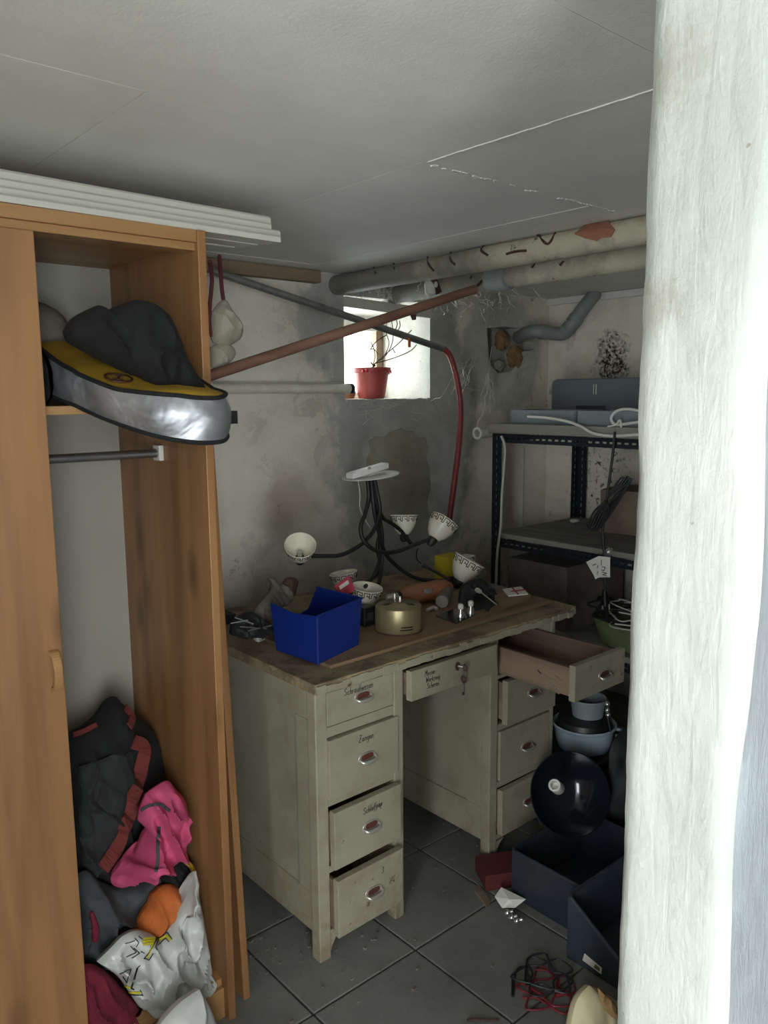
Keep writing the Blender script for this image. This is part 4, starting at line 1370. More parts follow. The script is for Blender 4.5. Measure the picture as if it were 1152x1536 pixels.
def shade(at_, dirv, s=1.0, cap=True, bulb=False):
    Mx = align(dirv, at_) @ Matrix.Scale(s, 4)
    outer = PROF
    inner = [(r - .0025, z) for r, z in reversed(PROF)]
    o_ = MB().lathe(outer + [(PROF[-1][0] - .001, .0792)] + inner, 36, Mx, capb=False, capt=False).build('shade', M['opal'], lamp, smooth=True)
    kb_ = MB()
    NU = 13
    zb, hh = .0555, .0185
    seg = [[(0, 0), (0, 1), (.72, 1), (.72, .36), (.38, .36), (.38, .62)], [(0, 0), (-.28, 0), (-.28, .30)]]
    for u in range(NU):
        for path in seg:
            q = []
            for a, b in zip(path, path[1:]):
                m_ = 4 if abs(b[0] - a[0]) > .2 else 2
                for k in range(m_): q.append((a[0] + (b[0] - a[0]) * k / m_, a[1] + (b[1] - a[1]) * k / m_))
            q.append(path[-1])
            for a, b in zip(q, q[1:]):
                def sp_(uv):
                    z_ = zb + hh * uv[1]
                    an = 2 * math.pi * (u + uv[0]) / NU
                    rr = prof_r(z_) + .0004
                    return Mx @ Vector((rr * math.cos(an), rr * math.sin(an), z_)), (Mx.to_3x3() @ Vector((math.cos(an), math.sin(an), -.25))).normalized()
                (pa_, na), (pb_, nb) = sp_(a), sp_(b)
                kb_.strip([pa_, pb_], na, .0027 * s, .0007)
    kb_.build('key_pattern', M['keyink'], o_)['kind'] = 'stuff'
    if cap:
        MB().lathe([(.0, -.030), (.009, -.029), (.015, -.020), (.018, -.006), (.018, .004), (.012, .006)], 20, Mx, capb=False).build('shade_holder', M['rubber'], lamp, smooth=True)
    if bulb:
        MB().lathe([(.009, .006), (.009, .02), (.012, .03), (.009, .042), (0, .046)], 14, Mx, capt=False).build('bulb', M['bulb'], o_, smooth=True)
    return o_


# arms as they hang from the bracket: left, back, right, low right, down behind the bin, down behind the canopy
arm([(561, 716), (566, 740), (570, 766), (562, 793), (546, 813), (527, 826), (509, 833), (490, 834), (468, 834)], [LY, LY, LY - .01, LY - .02, LY - .03, LY - .03, LY - .03, LY - .03, LY - .03])
shade(P(450, 838, Y=LY - .03), (-.36, -.56, .75), .92, bulb=True)
arm([(558, 716), (561, 740), (566, 758), (574, 776), (586, 784), (598, 793), (607, 802)], [LY + .02] * 4 + [LY + .04, LY + .05, LY + .06])
MB().tube([P(604, 800, Y=LY + .05), P(617, 816, Y=LY + .05)], .008, 10).build('arm_joint', M['rubber'], lamp, smooth=True)
shade(P(606, 802, Y=LY + .07), (.10, .10, 1), .95)
arm([(551, 716), (553, 745), (548, 770), (541, 790), (545, 810), (560, 824), (577, 829), (600, 826), (622, 817), (644, 809)], [LY - .01] * 2 + [LY - .02, LY - .03, LY - .04, LY - .05, LY - .05, LY - .05, LY - .05, LY - .04])
shade(P(650, 808, Y=LY - .04), (.68, -.10, .80), 1.05)
arm([(556, 718), (559, 745), (562, 771), (568, 797), (577, 828), (595, 849), (621, 866), (650, 871), (676, 870)], [LY, LY, LY, LY + .01, LY + .02, LY + .02, LY + .01, LY - .02, LY - .06])
shade(P(688, 870, Y=LY - .08), (.46, -.28, .92), 1.12)
arm([(555, 720), (562, 760), (569, 800), (570, 836), (561, 862), (548, 880)], [LY + .01, LY + .02, LY + .03, LY + .02, LY - .04, LY - .12])
shade(P(546, 912, Y=1.98), (.05, -.18, 1), .95)
arm([(557, 720), (566, 760), (573, 800), (573, 840), (570, 865), (566, 882)], [LY + .0, LY + .01, LY + .02, LY + .02, LY - .0, LY - .02])
shade(P(520, 888, Y=LY + .08), (-.10, .12, 1), .92)
arm([(554, 720), (558, 750), (570, 790), (566, 820), (570, 850), (558, 868), (540, 878), (524, 886)], [LY + .03, LY + .04, LY + .05, LY + .05, LY + .05, LY + .06, LY + .08, LY + .08])
MB().tube(spline([P(536, 714, Y=LY + .03), P(540, 740, Y=LY + .05), P(540, 762, Y=LY + .06), P(548, 780, Y=LY + .06), P(556, 792, Y=LY + .05)], 5), .0015, 6).build('mains_wire', M['cable_w'], lamp)

# ---------------------------------------------------------------- small things on the desk
def rod(a, b, r, n=12): return MB().tube([a, b], r, n)

# orange drill lying on its side
dl = P(640, 905, Z=PZ)
da, db = P(600, 891, Y=1.99), P(676, 893, Y=1.955)
da.z = db.z = PZ + .040
ax = (db - da).normalized()
drl = empty('power_drill', (dl.x, dl.y, PZ), 'orange-brown electric drill lying on the plywood', 'drill')
pp = [da + (db - da) * k / 8 for k in range(9)]
MB().tube(pp, [.018, .028, .033, .034, .034, .036, .037, .034, .018], 16).build('body', M['orange_drill'], drl, smooth=True)
MB().tube([da - ax * .012, da + ax * .004], .017, 14).build('collar', M['darkjunk'], drl, smooth=True)
MB().tube([da - ax * .055, da - ax * .048, da - ax * .012], [.008, .0125, .014], 12).build('chuck', M['chrome'], drl, smooth=True)
gd = (P(656, 924, Z=PZ + .026) - db); gd.z = 0; gd = gd.normalized()
hq = db - ax * .016 + gd * .05; hq.z = PZ + .030
MB().tube(spline([db - ax * .02, hq, hq + gd * .045 - Vector((0, 0, .003)), hq + gd * .085 - Vector((0, 0, .005))], 4), [.024, .024, .024, .024, .023, .023, .023, .023, .023, .023, .024, .024, .022], 14).build('grip', M['greyjunk'], drl, smooth=True)
mid = da.lerp(db, .42)
nv = Vector((0, -1, .35)).normalized()
MB().obox(mid + nv * .0335, ax * .017, nv.cross(ax) * .008, nv * .0012).build('rating_plate', M['foil'], drl)
for k in range(4):
    q = da.lerp(db, .66 + .06 * k)
    MB().obox(q + nv * .0345, ax * .001, nv.cross(ax) * .009, nv * .001).build('vent_slot', M['black'], drl)

# soldering iron with bent wire tip propped against the lamp arm
s0, s1 = P(632, 846, Y=2.17), P(672, 868, Y=2.16)
sid = empty('soldering_iron', (s1.x, s1.y, PZ), 'grey soldering iron with a bent wire tip propped above the drill', 'tool')
MB().tube([s0, s0.lerp(s1, .12), s0.lerp(s1, .2), s1], [.007, .009, .0065, .006], 12).build('barrel', M['iron'], sid, smooth=True)
MB().tube(spline([s0, P(625, 838, Y=2.17), P(625, 828, Y=2.17), P(627, 823, Y=2.17)], 4), .0022, 8).build('tip', M['black'], sid, smooth=True)
s2 = s1 + (s1 - s0).normalized() * .06; s2.z = max(s2.z, TOPZ + .0105)
MB().tube([s1, s2], [.008, .011], 12).build('handle', M['black'], sid, smooth=True)

# yellow carton behind, standing at the desk back
c_ = P(672, 868, Y=2.22)
yb = MB().obox((c_.x, 2.22, PZ - .01 + .048), (.048, 0, 0), (0, .03, 0), (0, 0, .048))
yb = yb.build('carton', M['yellow_pk'], bevel=.002)
yb.location.z = TOPZ
tag(yb, 'yellow carton with a white label standing behind the soldering iron', 'carton')
MB().obox((c_.x + .018, 2.1895, TOPZ + .055), (.022, 0, 0), (0, .0006, 0), (0, 0, .026)).build('label', M['paper'], yb)
MB().obox((c_.x + .046, 2.1885, TOPZ + .05), (.007, 0, 0), (0, .0008, 0), (0, 0, .044)).build('dark_band', M['ink'], yb)
c_ = Vector((2.262, 2.1, 0))
wb2 = MB().obox((c_.x, 2.11, TOPZ + .0545), (.035, .01, 0), (-.006, .025, 0), (0, 0, .0545)).build('carton', M['paper'], bevel=.002)
tag(wb2, 'white bulb carton with a dark zigzag print behind the fallen shade', 'carton')
mb = MB()
for k in range(3):
    z = TOPZ + .03 + k * .028
    mb.strip([(c_.x + .012, 2.0875, z), (c_.x + .026, 2.0915, z + .012), (c_.x + .012, 2.0875, z + .02)], (.25, -1, 0), .004, .0008)
mb.build('zigzag_print', M['ink'], wb2)['kind'] = 'stuff'

# two small reflector bulbs on a dark glass square
gq = P(690, 930, Z=PZ)
gs = MB().prism([P(654, 925, Z=PZ), P(684, 936, Z=PZ), P(710, 924, Z=PZ), P(682, 914, Z=PZ)], (0, 0, .003)).build('glass_square', M['gloss'])
tag(gs, 'small dark glass square lying on the plywood under the bulbs', 'glass')
for (bx, by), lab in (((691, 926), 'little reflector bulb standing on the glass square nearer the canopy'), ((706, 921), 'little reflector bulb standing on the edge of the glass square by the black cloth')):
    q = P(bx, by, Z=PZ + .003)
    rb = empty('reflector_bulb', (q.x, q.y, PZ + .003), lab, 'bulb', 'bulbs on the glass square')
    T_ = Matrix.Translation((q.x, q.y, PZ + .003))
    MB().lathe([(.0155, 0), (.016, .003), (.013, .014), (.009, .024), (.008, .028)], 18, T_).build('reflector', M['foil'], rb, smooth=True)
    MB().lathe([(.0085, .0285), (.0095, .031), (.0095, .042), (.006, .046), (0, .0465)], 14, T_, capt=False).build('cap', M['white_pl'], rb, smooth=True)

# black cloth / brush with screwdriver
o, _ = puff('black_cloth', [(690, 905), (694, 884), (706, 872), (722, 868), (736, 880), (748, 896), (744, 908), (735, 912), (728, 919), (720, 914), (710, 918), (700, 912)], M['darkjunk'], 1.90, .022, .05, .014, 31, (720, 893), ffreq=30, lay=PZ - .0005)
tag(o, 'crumpled black cloth with jagged edge lying beside the bulbs', 'cloth')
sd = empty('screwdriver', P(722, 888, Y=1.84), 'screwdriver with a clear handle lying across the black cloth', 'screwdriver')
q0, q1, q2 = P(714, 884, Y=1.855), P(721, 888, Y=1.85), P(745, 907, Z=PZ + .0024)
MB().tube([q0, q0.lerp(q1, .3), q1], [.007, .0095, .0075], 12).build('handle', M['bulb'], sd, smooth=True)
MB().tube([q1, q2], .0022, 8).build('shaft', M['chrome'], sd, smooth=True)
# wooden block, red and white card, grey blade
c_ = P(780, 908, Z=PZ)
blk = MB().prism([P(756, 915, Z=PZ), P(796, 899, Z=PZ), P(782, 890, Z=PZ), P(742, 900, Z=PZ)], (0, 0, .018)).build('wood_block', M['plywood'], bevel=.001)
tag(blk, 'flat wooden offcut lying at the right end of the desk', 'wood')
Zc = PZ + .0185
pb_ = [P(763, 895, Z=Zc), P(792, 892, Z=Zc), P(782, 881, Z=Zc), P(754, 885, Z=Zc)]
crd = MB().prism(pb_, (0, 0, .004)).build('card_packet', M['paper'])
tag(crd, 'red and white card packet lying on the wooden offcut', 'packet')
m0 = (pb_[0] + pb_[3]) / 2; m1 = (pb_[1] + pb_[2]) / 2; n0 = (pb_[0] + pb_[1]) / 2; n1 = (pb_[2] + pb_[3]) / 2
up_ = Vector((0, 0, .0042))
MB().strip([m0.lerp(m1, .35) + up_, m1 + up_], (0, 0, 1), .016, .0006).strip([n0 + up_, n1 + up_], (0, 0, 1), .007, .0007).build('red_print', M['paper_red'], crd)
bl = MB().prism([P(728, 876, Z=PZ), P(742, 878, Z=PZ), P(764, 885, Z=PZ), P(760, 889, Z=PZ), P(730, 884, Z=PZ)], (0, 0, .006)).build('scraper_blade', M['greyjunk'])
tag(bl, 'grey flat scraper blade lying behind the black cloth', 'tool')
# pliers-like metal scrap near the drill
mb = MB().tube(spline([P(640, 916, Z=PZ + .008), P(650, 911, Z=PZ + .012), P(656, 914, Z=PZ + .008)], 4), .006, 8)
tag(mb.build('metal_clip', M['chrome'], smooth=True), 'small shiny metal clip between drill and glass square', 'clip')
q = P(552, 932, Y=1.90)
ad = MB().box(q.x - .028, q.x + .022, 1.885, 1.93, PZ, PZ + .062).build('power_adapter', M['black'], bevel=.004)
tag(ad, 'black plug-in power adapter between blue bin and lamp canopy', 'adapter')
MB().box(q.x - .016, q.x + .012, 1.8835, 1.885, PZ + .018, PZ + .044).build('type_label', M['ink'], ad)
# pink packet in the bin
q = P(517, 882, Y=1.93)
pk = MB().obox(q, Vector((.030, 0, .012)), Vector((-.010, 0, .024)), Vector((0, .004, .001))).build('packet', M['pink_pk'], bevel=.002)
tag(pk, 'pink and white packet sticking up out of the blue bin', 'packet')
MB().obox(q + Vector((-.006, -.0052, .012)), Vector((.018, 0, .007)), Vector((-.0025, 0, .006)), Vector((0, .0006, 0))).build('label', M['paper'], pk)
# heap at the left end of the desk
fo_ = MB().box(1.165, 1.30, 2.243, 2.418, TOPZ, TOPZ + .030).build('document_folder', M['darkjunk'], bevel=.002)
tag(fo_, 'flat black folder lying at the left rear of the desk', 'folder')
o, _ = puff('work_glove', [(382, 935), (376, 925), (390, 905), (404, 888), (408, 875), (402, 866), (415, 868), (420, 878), (428, 872), (440, 870), (446, 874), (442, 886), (440, 897), (430, 908), (420, 912), (410, 926), (396, 938)], M['greyjunk'], 2.06, .022, .03, .008, 33, (415, 900), ffreq=34)
tag(o, 'stiff grey work glove standing up behind the blue bin', 'glove')
puff('cuff', [(424, 874), (432, 866), (446, 869), (444, 884), (441, 894), (434, 890)], M['rust'], 2.05, .016, .02, .004, 35, (436, 880), o)
for i, (pts, mt, lab) in enumerate((([(350, 930), (366, 936), (380, 945), (392, 941)], M['paper'], 'white torn paper strip hanging near the edge of the desk'),
                                    ([(346, 946), (358, 948), (370, 951), (376, 949)], M['strip'], 'grey-white plastic sliver on the left end of the desk'),
                                    ([(374, 948), (380, 958), (388, 962), (397, 958)], M['paper'], 'curled cream paper scrap at the desk corner by the bin'))):
    Zq = PZ
    sp = spline([P(a, b, Z=Zq) for a, b in pts], 4)
    mb = MB()
    vs_ = []; fs = []
    for k, p in enumerate(sp):
        w_ = Vector((.5, .85, 0)).normalized() * (.010 if i != 1 else .006)
        bend = Vector((0, 0, .008 * math.sin(k * .8 + i)))
        vs_ += [p - w_ + bend * 0 + Vector((0, 0, .001)), p + w_ + Vector((0, 0, .006)) + bend]
    for k in range(len(sp) - 1): fs.append((2 * k, 2 * k + 1, 2 * k + 3, 2 * k + 2))
    tag(MB().add(vs_, fs).build('paper_scrap', mt, solid=.0012), lab, 'scrap')
o, _ = puff('dark_rag', [(346, 952), (350, 932), (362, 924), (378, 918), (396, 930), (410, 938), (406, 950), (388, 952), (366, 958)], M['darkjunk'], 2.0, .05, .05, .02, 41, (376, 940), ffreq=30)
tag(o, 'black oily rag bundled at the left end of the desk', 'rag')
for i, (a, b) in enumerate((((346, 935), (372, 930)), ((360, 940), (400, 943)), ((372, 946), (408, 938)), ((352, 926), (380, 936)))):
    tag(MB().tube([P(a[0], a[1], Y=1.955), P(b[0], b[1], Y=1.94)], .0022, 6).build('nail', M['iron']), 'thin metal rod lying on the black rag', 'rod', 'metal rods on the rag')

# ================================================================== SHELF UNIT of slotted steel along the right wall
SX0, SX1, SY0, SY1 = 2.80, 3.47, 1.10, 2.45
su = empty('shelf_unit', (3.13, 1.78, 0), 'slotted dark steel shelf unit with grey boards along the right wall', 'shelf')


def slotted(mb, o_, lv, wv, nv, L, w=.040, pitch=.034, slot=.020, sw=.008, th=.0022):
    """perforated flange: o_ corner, lv long direction, wv width direction, nv thickness"""
    o_, lv, wv, nv = Vector(o_), Vector(lv), Vector(wv), Vector(nv)
    def bx(l0, l1, w0, w1):
        c = o_ + lv * (l0 + l1) / 2 + wv * (w0 + w1) / 2 + nv * th / 2
        mb.obox(c, lv * (l1 - l0) / 2, wv * (w1 - w0) / 2, nv * th / 2)
    c0, c1 = (w - sw) / 2, (w + sw) / 2
    bx(0, L, 0, c0); bx(0, L, c1, w)
    k = 0; l = 0
    while l < L:
        e = min(l + pitch - slot, L)
        bx(l, e, c0, c1)
        l += pitch


Z3, Z2, Z1 = 1.418, .912, .480
for x, sx in ((SX0, 1), (SX1, -1)):
    for y, sy in ((SY0, 1), (SY1, -1)):
        mb = MB()
        slotted(mb, (x, y, 0), (0, 0, 1), (sx, 0, 0), (0, sy, 0), Z3 - .045, w=.055)
        slotted(mb, (x, y, 0), (0, 0, 1), (0, sy, 0), (sx, 0, 0), Z3 - .045, w=.055)
        mb.build('post', M['steel_dark'], su)
for z in (Z3 - .046, Z2 - .026, Z1 - .026):
    for x, sx in ((SX0 + .0025, 1), (SX1 - .0025, -1)):
        mb = MB(); slotted(mb, (x, SY0 + .05, z), (0, 1, 0), (0, 0, -1), (sx, 0, 0), SY1 - SY0 - .1)
        mb.build('beam', M['steel_dark'], su)
    for y, sy in ((SY0 + .0025, 1), (SY1 - .0025, -1)):
        mb = MB(); slotted(mb, (SX0 + .05, y, z), (1, 0, 0), (0, 0, -1), (0, sy, 0), SX1 - SX0 - .1)
        mb.build('beam', M['steel_dark'], su)
MB().box(SX0 - .015, SX1, SY0, SY1 + .015, Z3 - .044, Z3).build('shelf_board', M['greywood'], su, bevel=.003)
MB().box(SX0 + .003, SX1 - .003, SY0 + .003, SY1 - .003, Z2 - .024, Z2).build('shelf_board', M['greywood'], su, bevel=.003)
MB().box(SX0 + .003, SX1 - .003, SY0 + .003, SY1 - .003, Z1 - .024, Z1).build('shelf_board', M['greywood'], su, bevel=.003)

# open blue-grey tool case on the top board
tc = empty('tool_case', (3.05, 2.1, Z3), 'open blue-grey plastic tool case lying on the top shelf', 'case')


def tray(mb, x0, x1, y0, y1, z0, z1, r=.02, th=.004):
    def rr(ins, z):
        pts = []
        for cx_, cy_, a0 in ((x1 - r, y1 - r, 0), (x0 + r, y1 - r, 90), (x0 + r, y0 + r, 180), (x1 - r, y0 + r, 270)):
            for k in range(5):
                a = math.radians(a0 + 90 * k / 4)
                pts.append((cx_ + (r - ins) * math.cos(a), cy_ + (r - ins) * math.sin(a), z))
        return pts
    lay = [rr(.008, z0), rr(0, z0 + .010), rr(0, z1), rr(th, z1), rr(th + .002, z0 + th + .004)]
    n = 20
    vs_ = [p for l in lay for p in l]
    fs = [tuple(reversed(range(n)))]
    for i in range(4):
        for k in range(n):
            fs.append((i * n + k, i * n + (k + 1) % n, (i + 1) * n + (k + 1) % n, (i + 1) * n + k))
    fs.append(tuple(4 * n + k for k in range(n)))
    return mb.add(vs_, fs)


tray(MB(), 2.835, 3.06, 2.03, 2.385, Z3, Z3 + .062).build('tray', M['case'], tc, smooth=True)
tray(MB(), 2.815, 3.06, 1.55, 2.005, Z3, Z3 + .062).build('tray', M['case'], tc, smooth=True)
lz0, lz1 = Z3 + .004, Z3 + .200
ly0, ly1 = 1.60, P(830, 590, X=3.09).y
lid = MB()
lp = [(ly0, lz0), (ly1, lz0), (ly1, lz1 - .025), (ly1 - .008, lz1 - .008), (ly1 - .025, lz1), (ly0, lz1)]
ld = lid.prism([(3.075, a, b) for a, b in lp], (.05, 0, 0)).build('lid', M['case_dark'], tc, bevel=.006)
ym = P(893, 585, X=3.075).y
MB().box(3.071, 3.076, ym - .055, ym + .10, lz0 + .012, lz0 + .075).build('moulded_recess', M['steel_dark'], ld, bevel=.002)
for dy in (-.006, .006):
    MB().box(3.0705, 3.0752, ym + dy - .0016, ym + dy + .0016, lz0 + .125, lz0 + .17).build('catch', M['chrome'], ld)
# white flat cable over the shelf edge, loop with knot
cb = MB().tube(spline([P(792, 625, X=2.80), P(820, 627, X=2.785), P(850, 632, X=2.775), P(872, 640, X=2.77), P(890, 650, X=2.77), P(915, 654, X=2.77), P(942, 653, X=2.77), P(985, 650, X=2.78)], 6), .0065, 10).build('white_cable', M['cable_w'], smooth=True)
tag(cb, 'white cable trailing over the front edge of the top shelf', 'cable')
lp_ = MB().tube(spline([P(985, 622, X=2.765), P(945, 614, X=2.765), P(925, 617, X=2.765), P(917, 628, X=2.765), P(924, 637, X=2.765), P(945, 635, X=2.765), P(985, 630, X=2.765)], 6), .006, 10).build('cable_loop', M['cable_w'], smooth=True)
tag(lp_, 'looped white cable end tied on the top shelf edge', 'cable')
MB().tube(spline([P(912, 640, X=2.757), P(924, 637, X=2.752), P(930, 630, X=2.752), P(932, 641, X=2.752)], 4), .0042, 8).build('knot', M['cable_w'], lp_, smooth=True)
# pale tube stub on the end beam, with ring mouth
t0, t1 = P(716, 650, Y=2.4895), P(757, 646, Y=2.4895)
wt = empty('tube_stub', t0, 'pale cardboard tube poking out beside the shelf post', 'tube')
ax_ = (t1 - t0).normalized()
MB().lathe([(.020, 0), (.025, 0), (.025, (t1 - t0).length), (.020, (t1 - t0).length)], 20, align(ax_, t0), capb=False, capt=False).build('tube_wall', M['strip'], wt, smooth=True)
MB().lathe([(.0185, -.003), (.028, -.003), (.028, .006), (.0185, .006), (.0185, -.003)], 20, align(ax_, t0), capb=False, capt=False).build('ring', M['white_enamel'], wt, smooth=True)
# pale cable clipped down the post
pc_ = MB().tube(spline([P(x_, y_, X=2.779) for x_, y_ in ((752, 654), (757, 668), (757, 690), (753, 740), (751, 790), (746, 830), (744, 880), (742, 960))], 6), .0062, 10).build('pale_cable', M['strip'], smooth=True)
tag(pc_, 'pale flex running down the slotted steel post behind the desk', 'cable')
pc2 = MB().tube([P(785, 672, Y=2.685), P(783, 800, Y=2.685)], .004, 8).build('wall_flex', M['strip'])
tag(pc2, 'thin pale flex running down the wall behind the shelf unit', 'cable')

# black mains lead hanging from the shelf with its bundle, paper tag
bl_ = empty('mains_lead', P(905, 850, X=2.74), 'black mains lead bundled and hanging from the top shelf with a paper tag', 'cable')
MB().tube(spline([P(922, 648, X=2.756), P(920, 675, X=2.748), P(914, 720, X=2.74), P(908, 765, X=2.74), P(904, 795, X=2.74), P(906, 825, X=2.74), P(908, 850, X=2.74), P(908, 890, X=2.74), P(910, 930, X=2.78)], 6), .0055, 10).build('lead', M['cable_b'], bl_, smooth=True)
for k in range(6):
    dx, dy = (k - 2.5) * 2.6, (k % 3 - 1) * 3
    ctr = [(887 + dx, 792 + dy), (898 + dx, 770 + dy), (914 + dx, 748 - dy), (936 + dx, 722 + dy), (941 + dx, 718), (936 + dx * .6, 735 - dy), (916 + dx * .5, 762 + dy), (896 + dx, 788), (887 + dx, 792 + dy)]
    MB().tube(spline([P(a, b, X=2.735 - .006 * k) for a, b in ctr], 5), .0042, 8).build('bundle_turn', M['cable_b'], bl_, smooth=True)
MB().tube(spline([P(906, 752, X=2.70), P(914, 762, X=2.69), P(908, 772, X=2.70), P(902, 762, X=2.71)], 4), .004, 8).build('tie', M['rubber'], bl_)
tg = [(879, 843), (898, 834), (915, 836), (915, 866), (899, 866), (893, 869), (890, 862)]
tgo = MB().prism([P(a, b, X=2.725) for a, b in tg], (.0012, 0, 0)).build('paper_tag', M['paper'], bl_)
mb = MB()
for pth in ([(902, 840), (902, 848)], [(897, 848), (896, 852)], [(903, 850), (908, 851), (906, 856), (902, 855)], [(897, 857), (896, 861)], [(903, 858), (910, 860), (904, 862), (910, 864)], [(889, 848), (894, 846)]):
    mb.strip([P(a, b, X=2.7245) for a, b in pth], (-1, 0, 0), .0028, .0006)
mb.build('tag_print', M['ink'], bl_)['kind'] = 'stuff'
o = MB().add(*lump(P(913, 828, X=2.75), .022, 4, (1, .8, 1.1), 2, .3)).build('plastic_wrap', M['foil'], bl_)
MB().tube([P(907, 885, X=2.74), P(908, 902, X=2.745), P(908, 908, X=2.745)], [.009, .016, .016], 12).build('plug', M['black'], bl_, smooth=True)
for dx in (-4, 6):
    MB().tube([P(908 + dx, 906, X=2.745), P(908 + dx, 914, X=2.745)], .0028, 8).build('plug_pin', M['chrome'], bl_, smooth=True)

# boxes on the shelves
gb = MB().box(2.90, 3.36, 2.09, 2.43, Z1, Z1 + .30).build('storage_box', M['greyjunk'], bevel=.003)
tag(gb, 'grey cardboard box on the lower shelf under the middle board', 'box')
q = P(930, 762, X=3.30)
sbx = MB().obox((3.30, q.y - .06, Z2 + .10), (.13, .03, 0), (-.02, .10, 0), (0, 0, .10)).build('storage_box', M['carton'], bevel=.002)
tag(sbx, 'brown carton standing on the middle shelf by the right wall', 'box')
q = P(862, 773, X=3.30)
tag(MB().add(*lump((3.30, q.y, Z2 + .009), .018, 7, (1.6, 1, .5), 2)).build('paper_wad', M['paper']), 'crumpled white paper wad at the back of the middle shelf', 'paper')

# green basket of wires on the lower shelf
gbk = empty('wire_basket', (2.98, 1.72, Z1), 'shallow green plastic basket on the lower shelf, overflowing with wires', 'basket')
n = 28; ring0 = []; ring1 = []
for k in range(n):
    a = 2 * math.pi * k / n
    ring0.append(Vector((2.98 + .13 * math.cos(a), 1.72 + .22 * math.sin(a), Z1 + .004)))
    ring1.append(Vector((2.98 + .16 * math.cos(a), 1.72 + .26 * math.sin(a), Z1 + .11)))
vs_ = ring0 + ring1
fs = [(k, (k + 1) % n, n + (k + 1) % n, n + k) for k in range(n)] + [tuple(range(n))]
MB().add(vs_, fs).build('bowl', M['green'], gbk, smooth=True, solid=.004)
MB().tube(ring1 + [ring1[0]], .006, 8).build('rim', M['green'], gbk, smooth=True)
rnd = random.Random(4)
for k in range(9):
    pts = []
    a0 = rnd.uniform(0, 6.28)
    for j in range(7):
        a = a0 + j * rnd.uniform(.5, 1.1)
        rr = rnd.uniform(.5, 1.15)
        pts.append((2.95 + .15 * rr * math.cos(a), 1.72 + .25 * rr * math.sin(a), Z1 + .1205 + .0084 * k + .02 * rr * math.cos(a) * .15))
    w_ = MB().tube(spline(pts, 6), .0042 if k % 2 else .003, 8).build('loose_wire', M['cable_w'] if k % 2 == 0 else M['cable_b'], smooth=True)
    tag(w_, 'loose %s wire coiled in the green basket' % ('white' if k % 2 == 0 else 'black'), 'wire', 'wires in the green basket')

# ================================================================== FLOOR CLUTTER on the right
# crate that carries the enamel pot
def openbox(x0, x1, y0, y1, z1, mat, name, label, cat, th=.005, z0=0.0, slope=None, group=None):
    r = empty(name, ((x0 + x1) / 2, (y0 + y1) / 2, z0), label, cat, group)
    zl = z1 if slope is None else slope
    # left wall may slope down toward the near end
    ym_ = y1 - (y1 - y0) * .45
    MB().prism([(x0, y0, z0), (x0, y1, z0), (x0, y1, z1), (x0, ym_, zl), (x0, y0, zl)], (th, 0, 0)).build('side_wall', mat, r, bevel=.0015)
    MB().prism([(x1 - th, y0, z0), (x1 - th, y1, z0), (x1 - th, y1, z1), (x1 - th, ym_, zl), (x1 - th, y0, zl)], (th, 0, 0)).build('side_wall', mat, r, bevel=.0015)
    MB().box(x0 + th, x1 - th, y1 - th, y1, z0, z1).build('end_wall', mat, r, bevel=.0015)
    MB().box(x0 + th, x1 - th, y0, y0 + th, z0, zl).build('end_wall', mat, r, bevel=.0015)
    MB().box(x0 + th, x1 - th, y0 + th, y1 - th, z0, z0 + .004).build('base', mat, r)
    MB().tube([(x0, y0, zl), (x0, ym_, zl), (x0, y1 - .01, z1), (x0 + .01, y1, z1), (x1, y1, z1)], .0055, 8).build('rim', mat, r, smooth=True)
    return r


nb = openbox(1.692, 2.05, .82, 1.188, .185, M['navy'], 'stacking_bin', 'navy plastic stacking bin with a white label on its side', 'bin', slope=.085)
q0, q1 = P(876, 1434, X=1.6905), P(902, 1455, X=1.6905)
MB().prism([P(877, 1430, X=1.6915), P(903, 1452, X=1.6915), P(902, 1461, X=1.6915), P(874, 1440, X=1.6915)], (-.0012, 0, 0)).build('label', M['paper'], nb)
MB().prism([P(893, 1446, X=1.6905), P(900, 1452, X=1.6905), P(899, 1457, X=1.6905), P(891, 1451, X=1.6905)], (-.0008, 0, 0)).build('label_print', M['greyjunk'], nb)
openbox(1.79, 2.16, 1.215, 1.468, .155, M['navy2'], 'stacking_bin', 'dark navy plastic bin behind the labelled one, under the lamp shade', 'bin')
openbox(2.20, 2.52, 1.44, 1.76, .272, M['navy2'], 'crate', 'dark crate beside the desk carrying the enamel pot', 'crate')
MB().box(2.1935, 2.53, 1.46, 1.74, .2772, .2896).build('plank', M['darkjunk'])
tag(COL.objects[-1], 'dark plank laid across the crate under the enamel pot', 'board')
# enamel pot
ptc = Vector((2.312, 1.575, .2895))
pot = empty('enamel_pot', ptc, 'pale blue-grey enamel pot with two ears on a crate beside the desk', 'pot')
T_ = Matrix.Translation(ptc) @ Matrix.Scale(.86, 4)
MB().lathe([(.0, 0), (.088, 0), (.105, .012), (.116, .05), (.122, .098), (.130, .104), (.132, .112), (.128, .116), (.119, .110), (.112, .05), (.10, .014), (.0, .008)], 40, T_, capb=False, capt=False).build('body', M['enamel'], pot, smooth=True)
MB().lathe([(.112, .106), (.1155, .112), (.108, .132), (.06, .142), (.0, .144)], 36, T_, capb=True, capt=False).build('lid', M['black'], pot, smooth=True)
for a in (math.radians(-60), math.radians(120)):
    c_ = ptc + Vector((.109 * math.cos(a), .109 * math.sin(a), .073)); tx = Vector((-math.sin(a), math.cos(a), 0)); ox = Vector((math.cos(a), math.sin(a), 0))
    MB().tube(spline([c_ - tx * .030, c_ - tx * .024 + ox * .020, c_ + tx * .024 + ox * .020, c_ + tx * .030], 5), .006, 8).build('ear_handle', M['enamel'], pot, smooth=True)
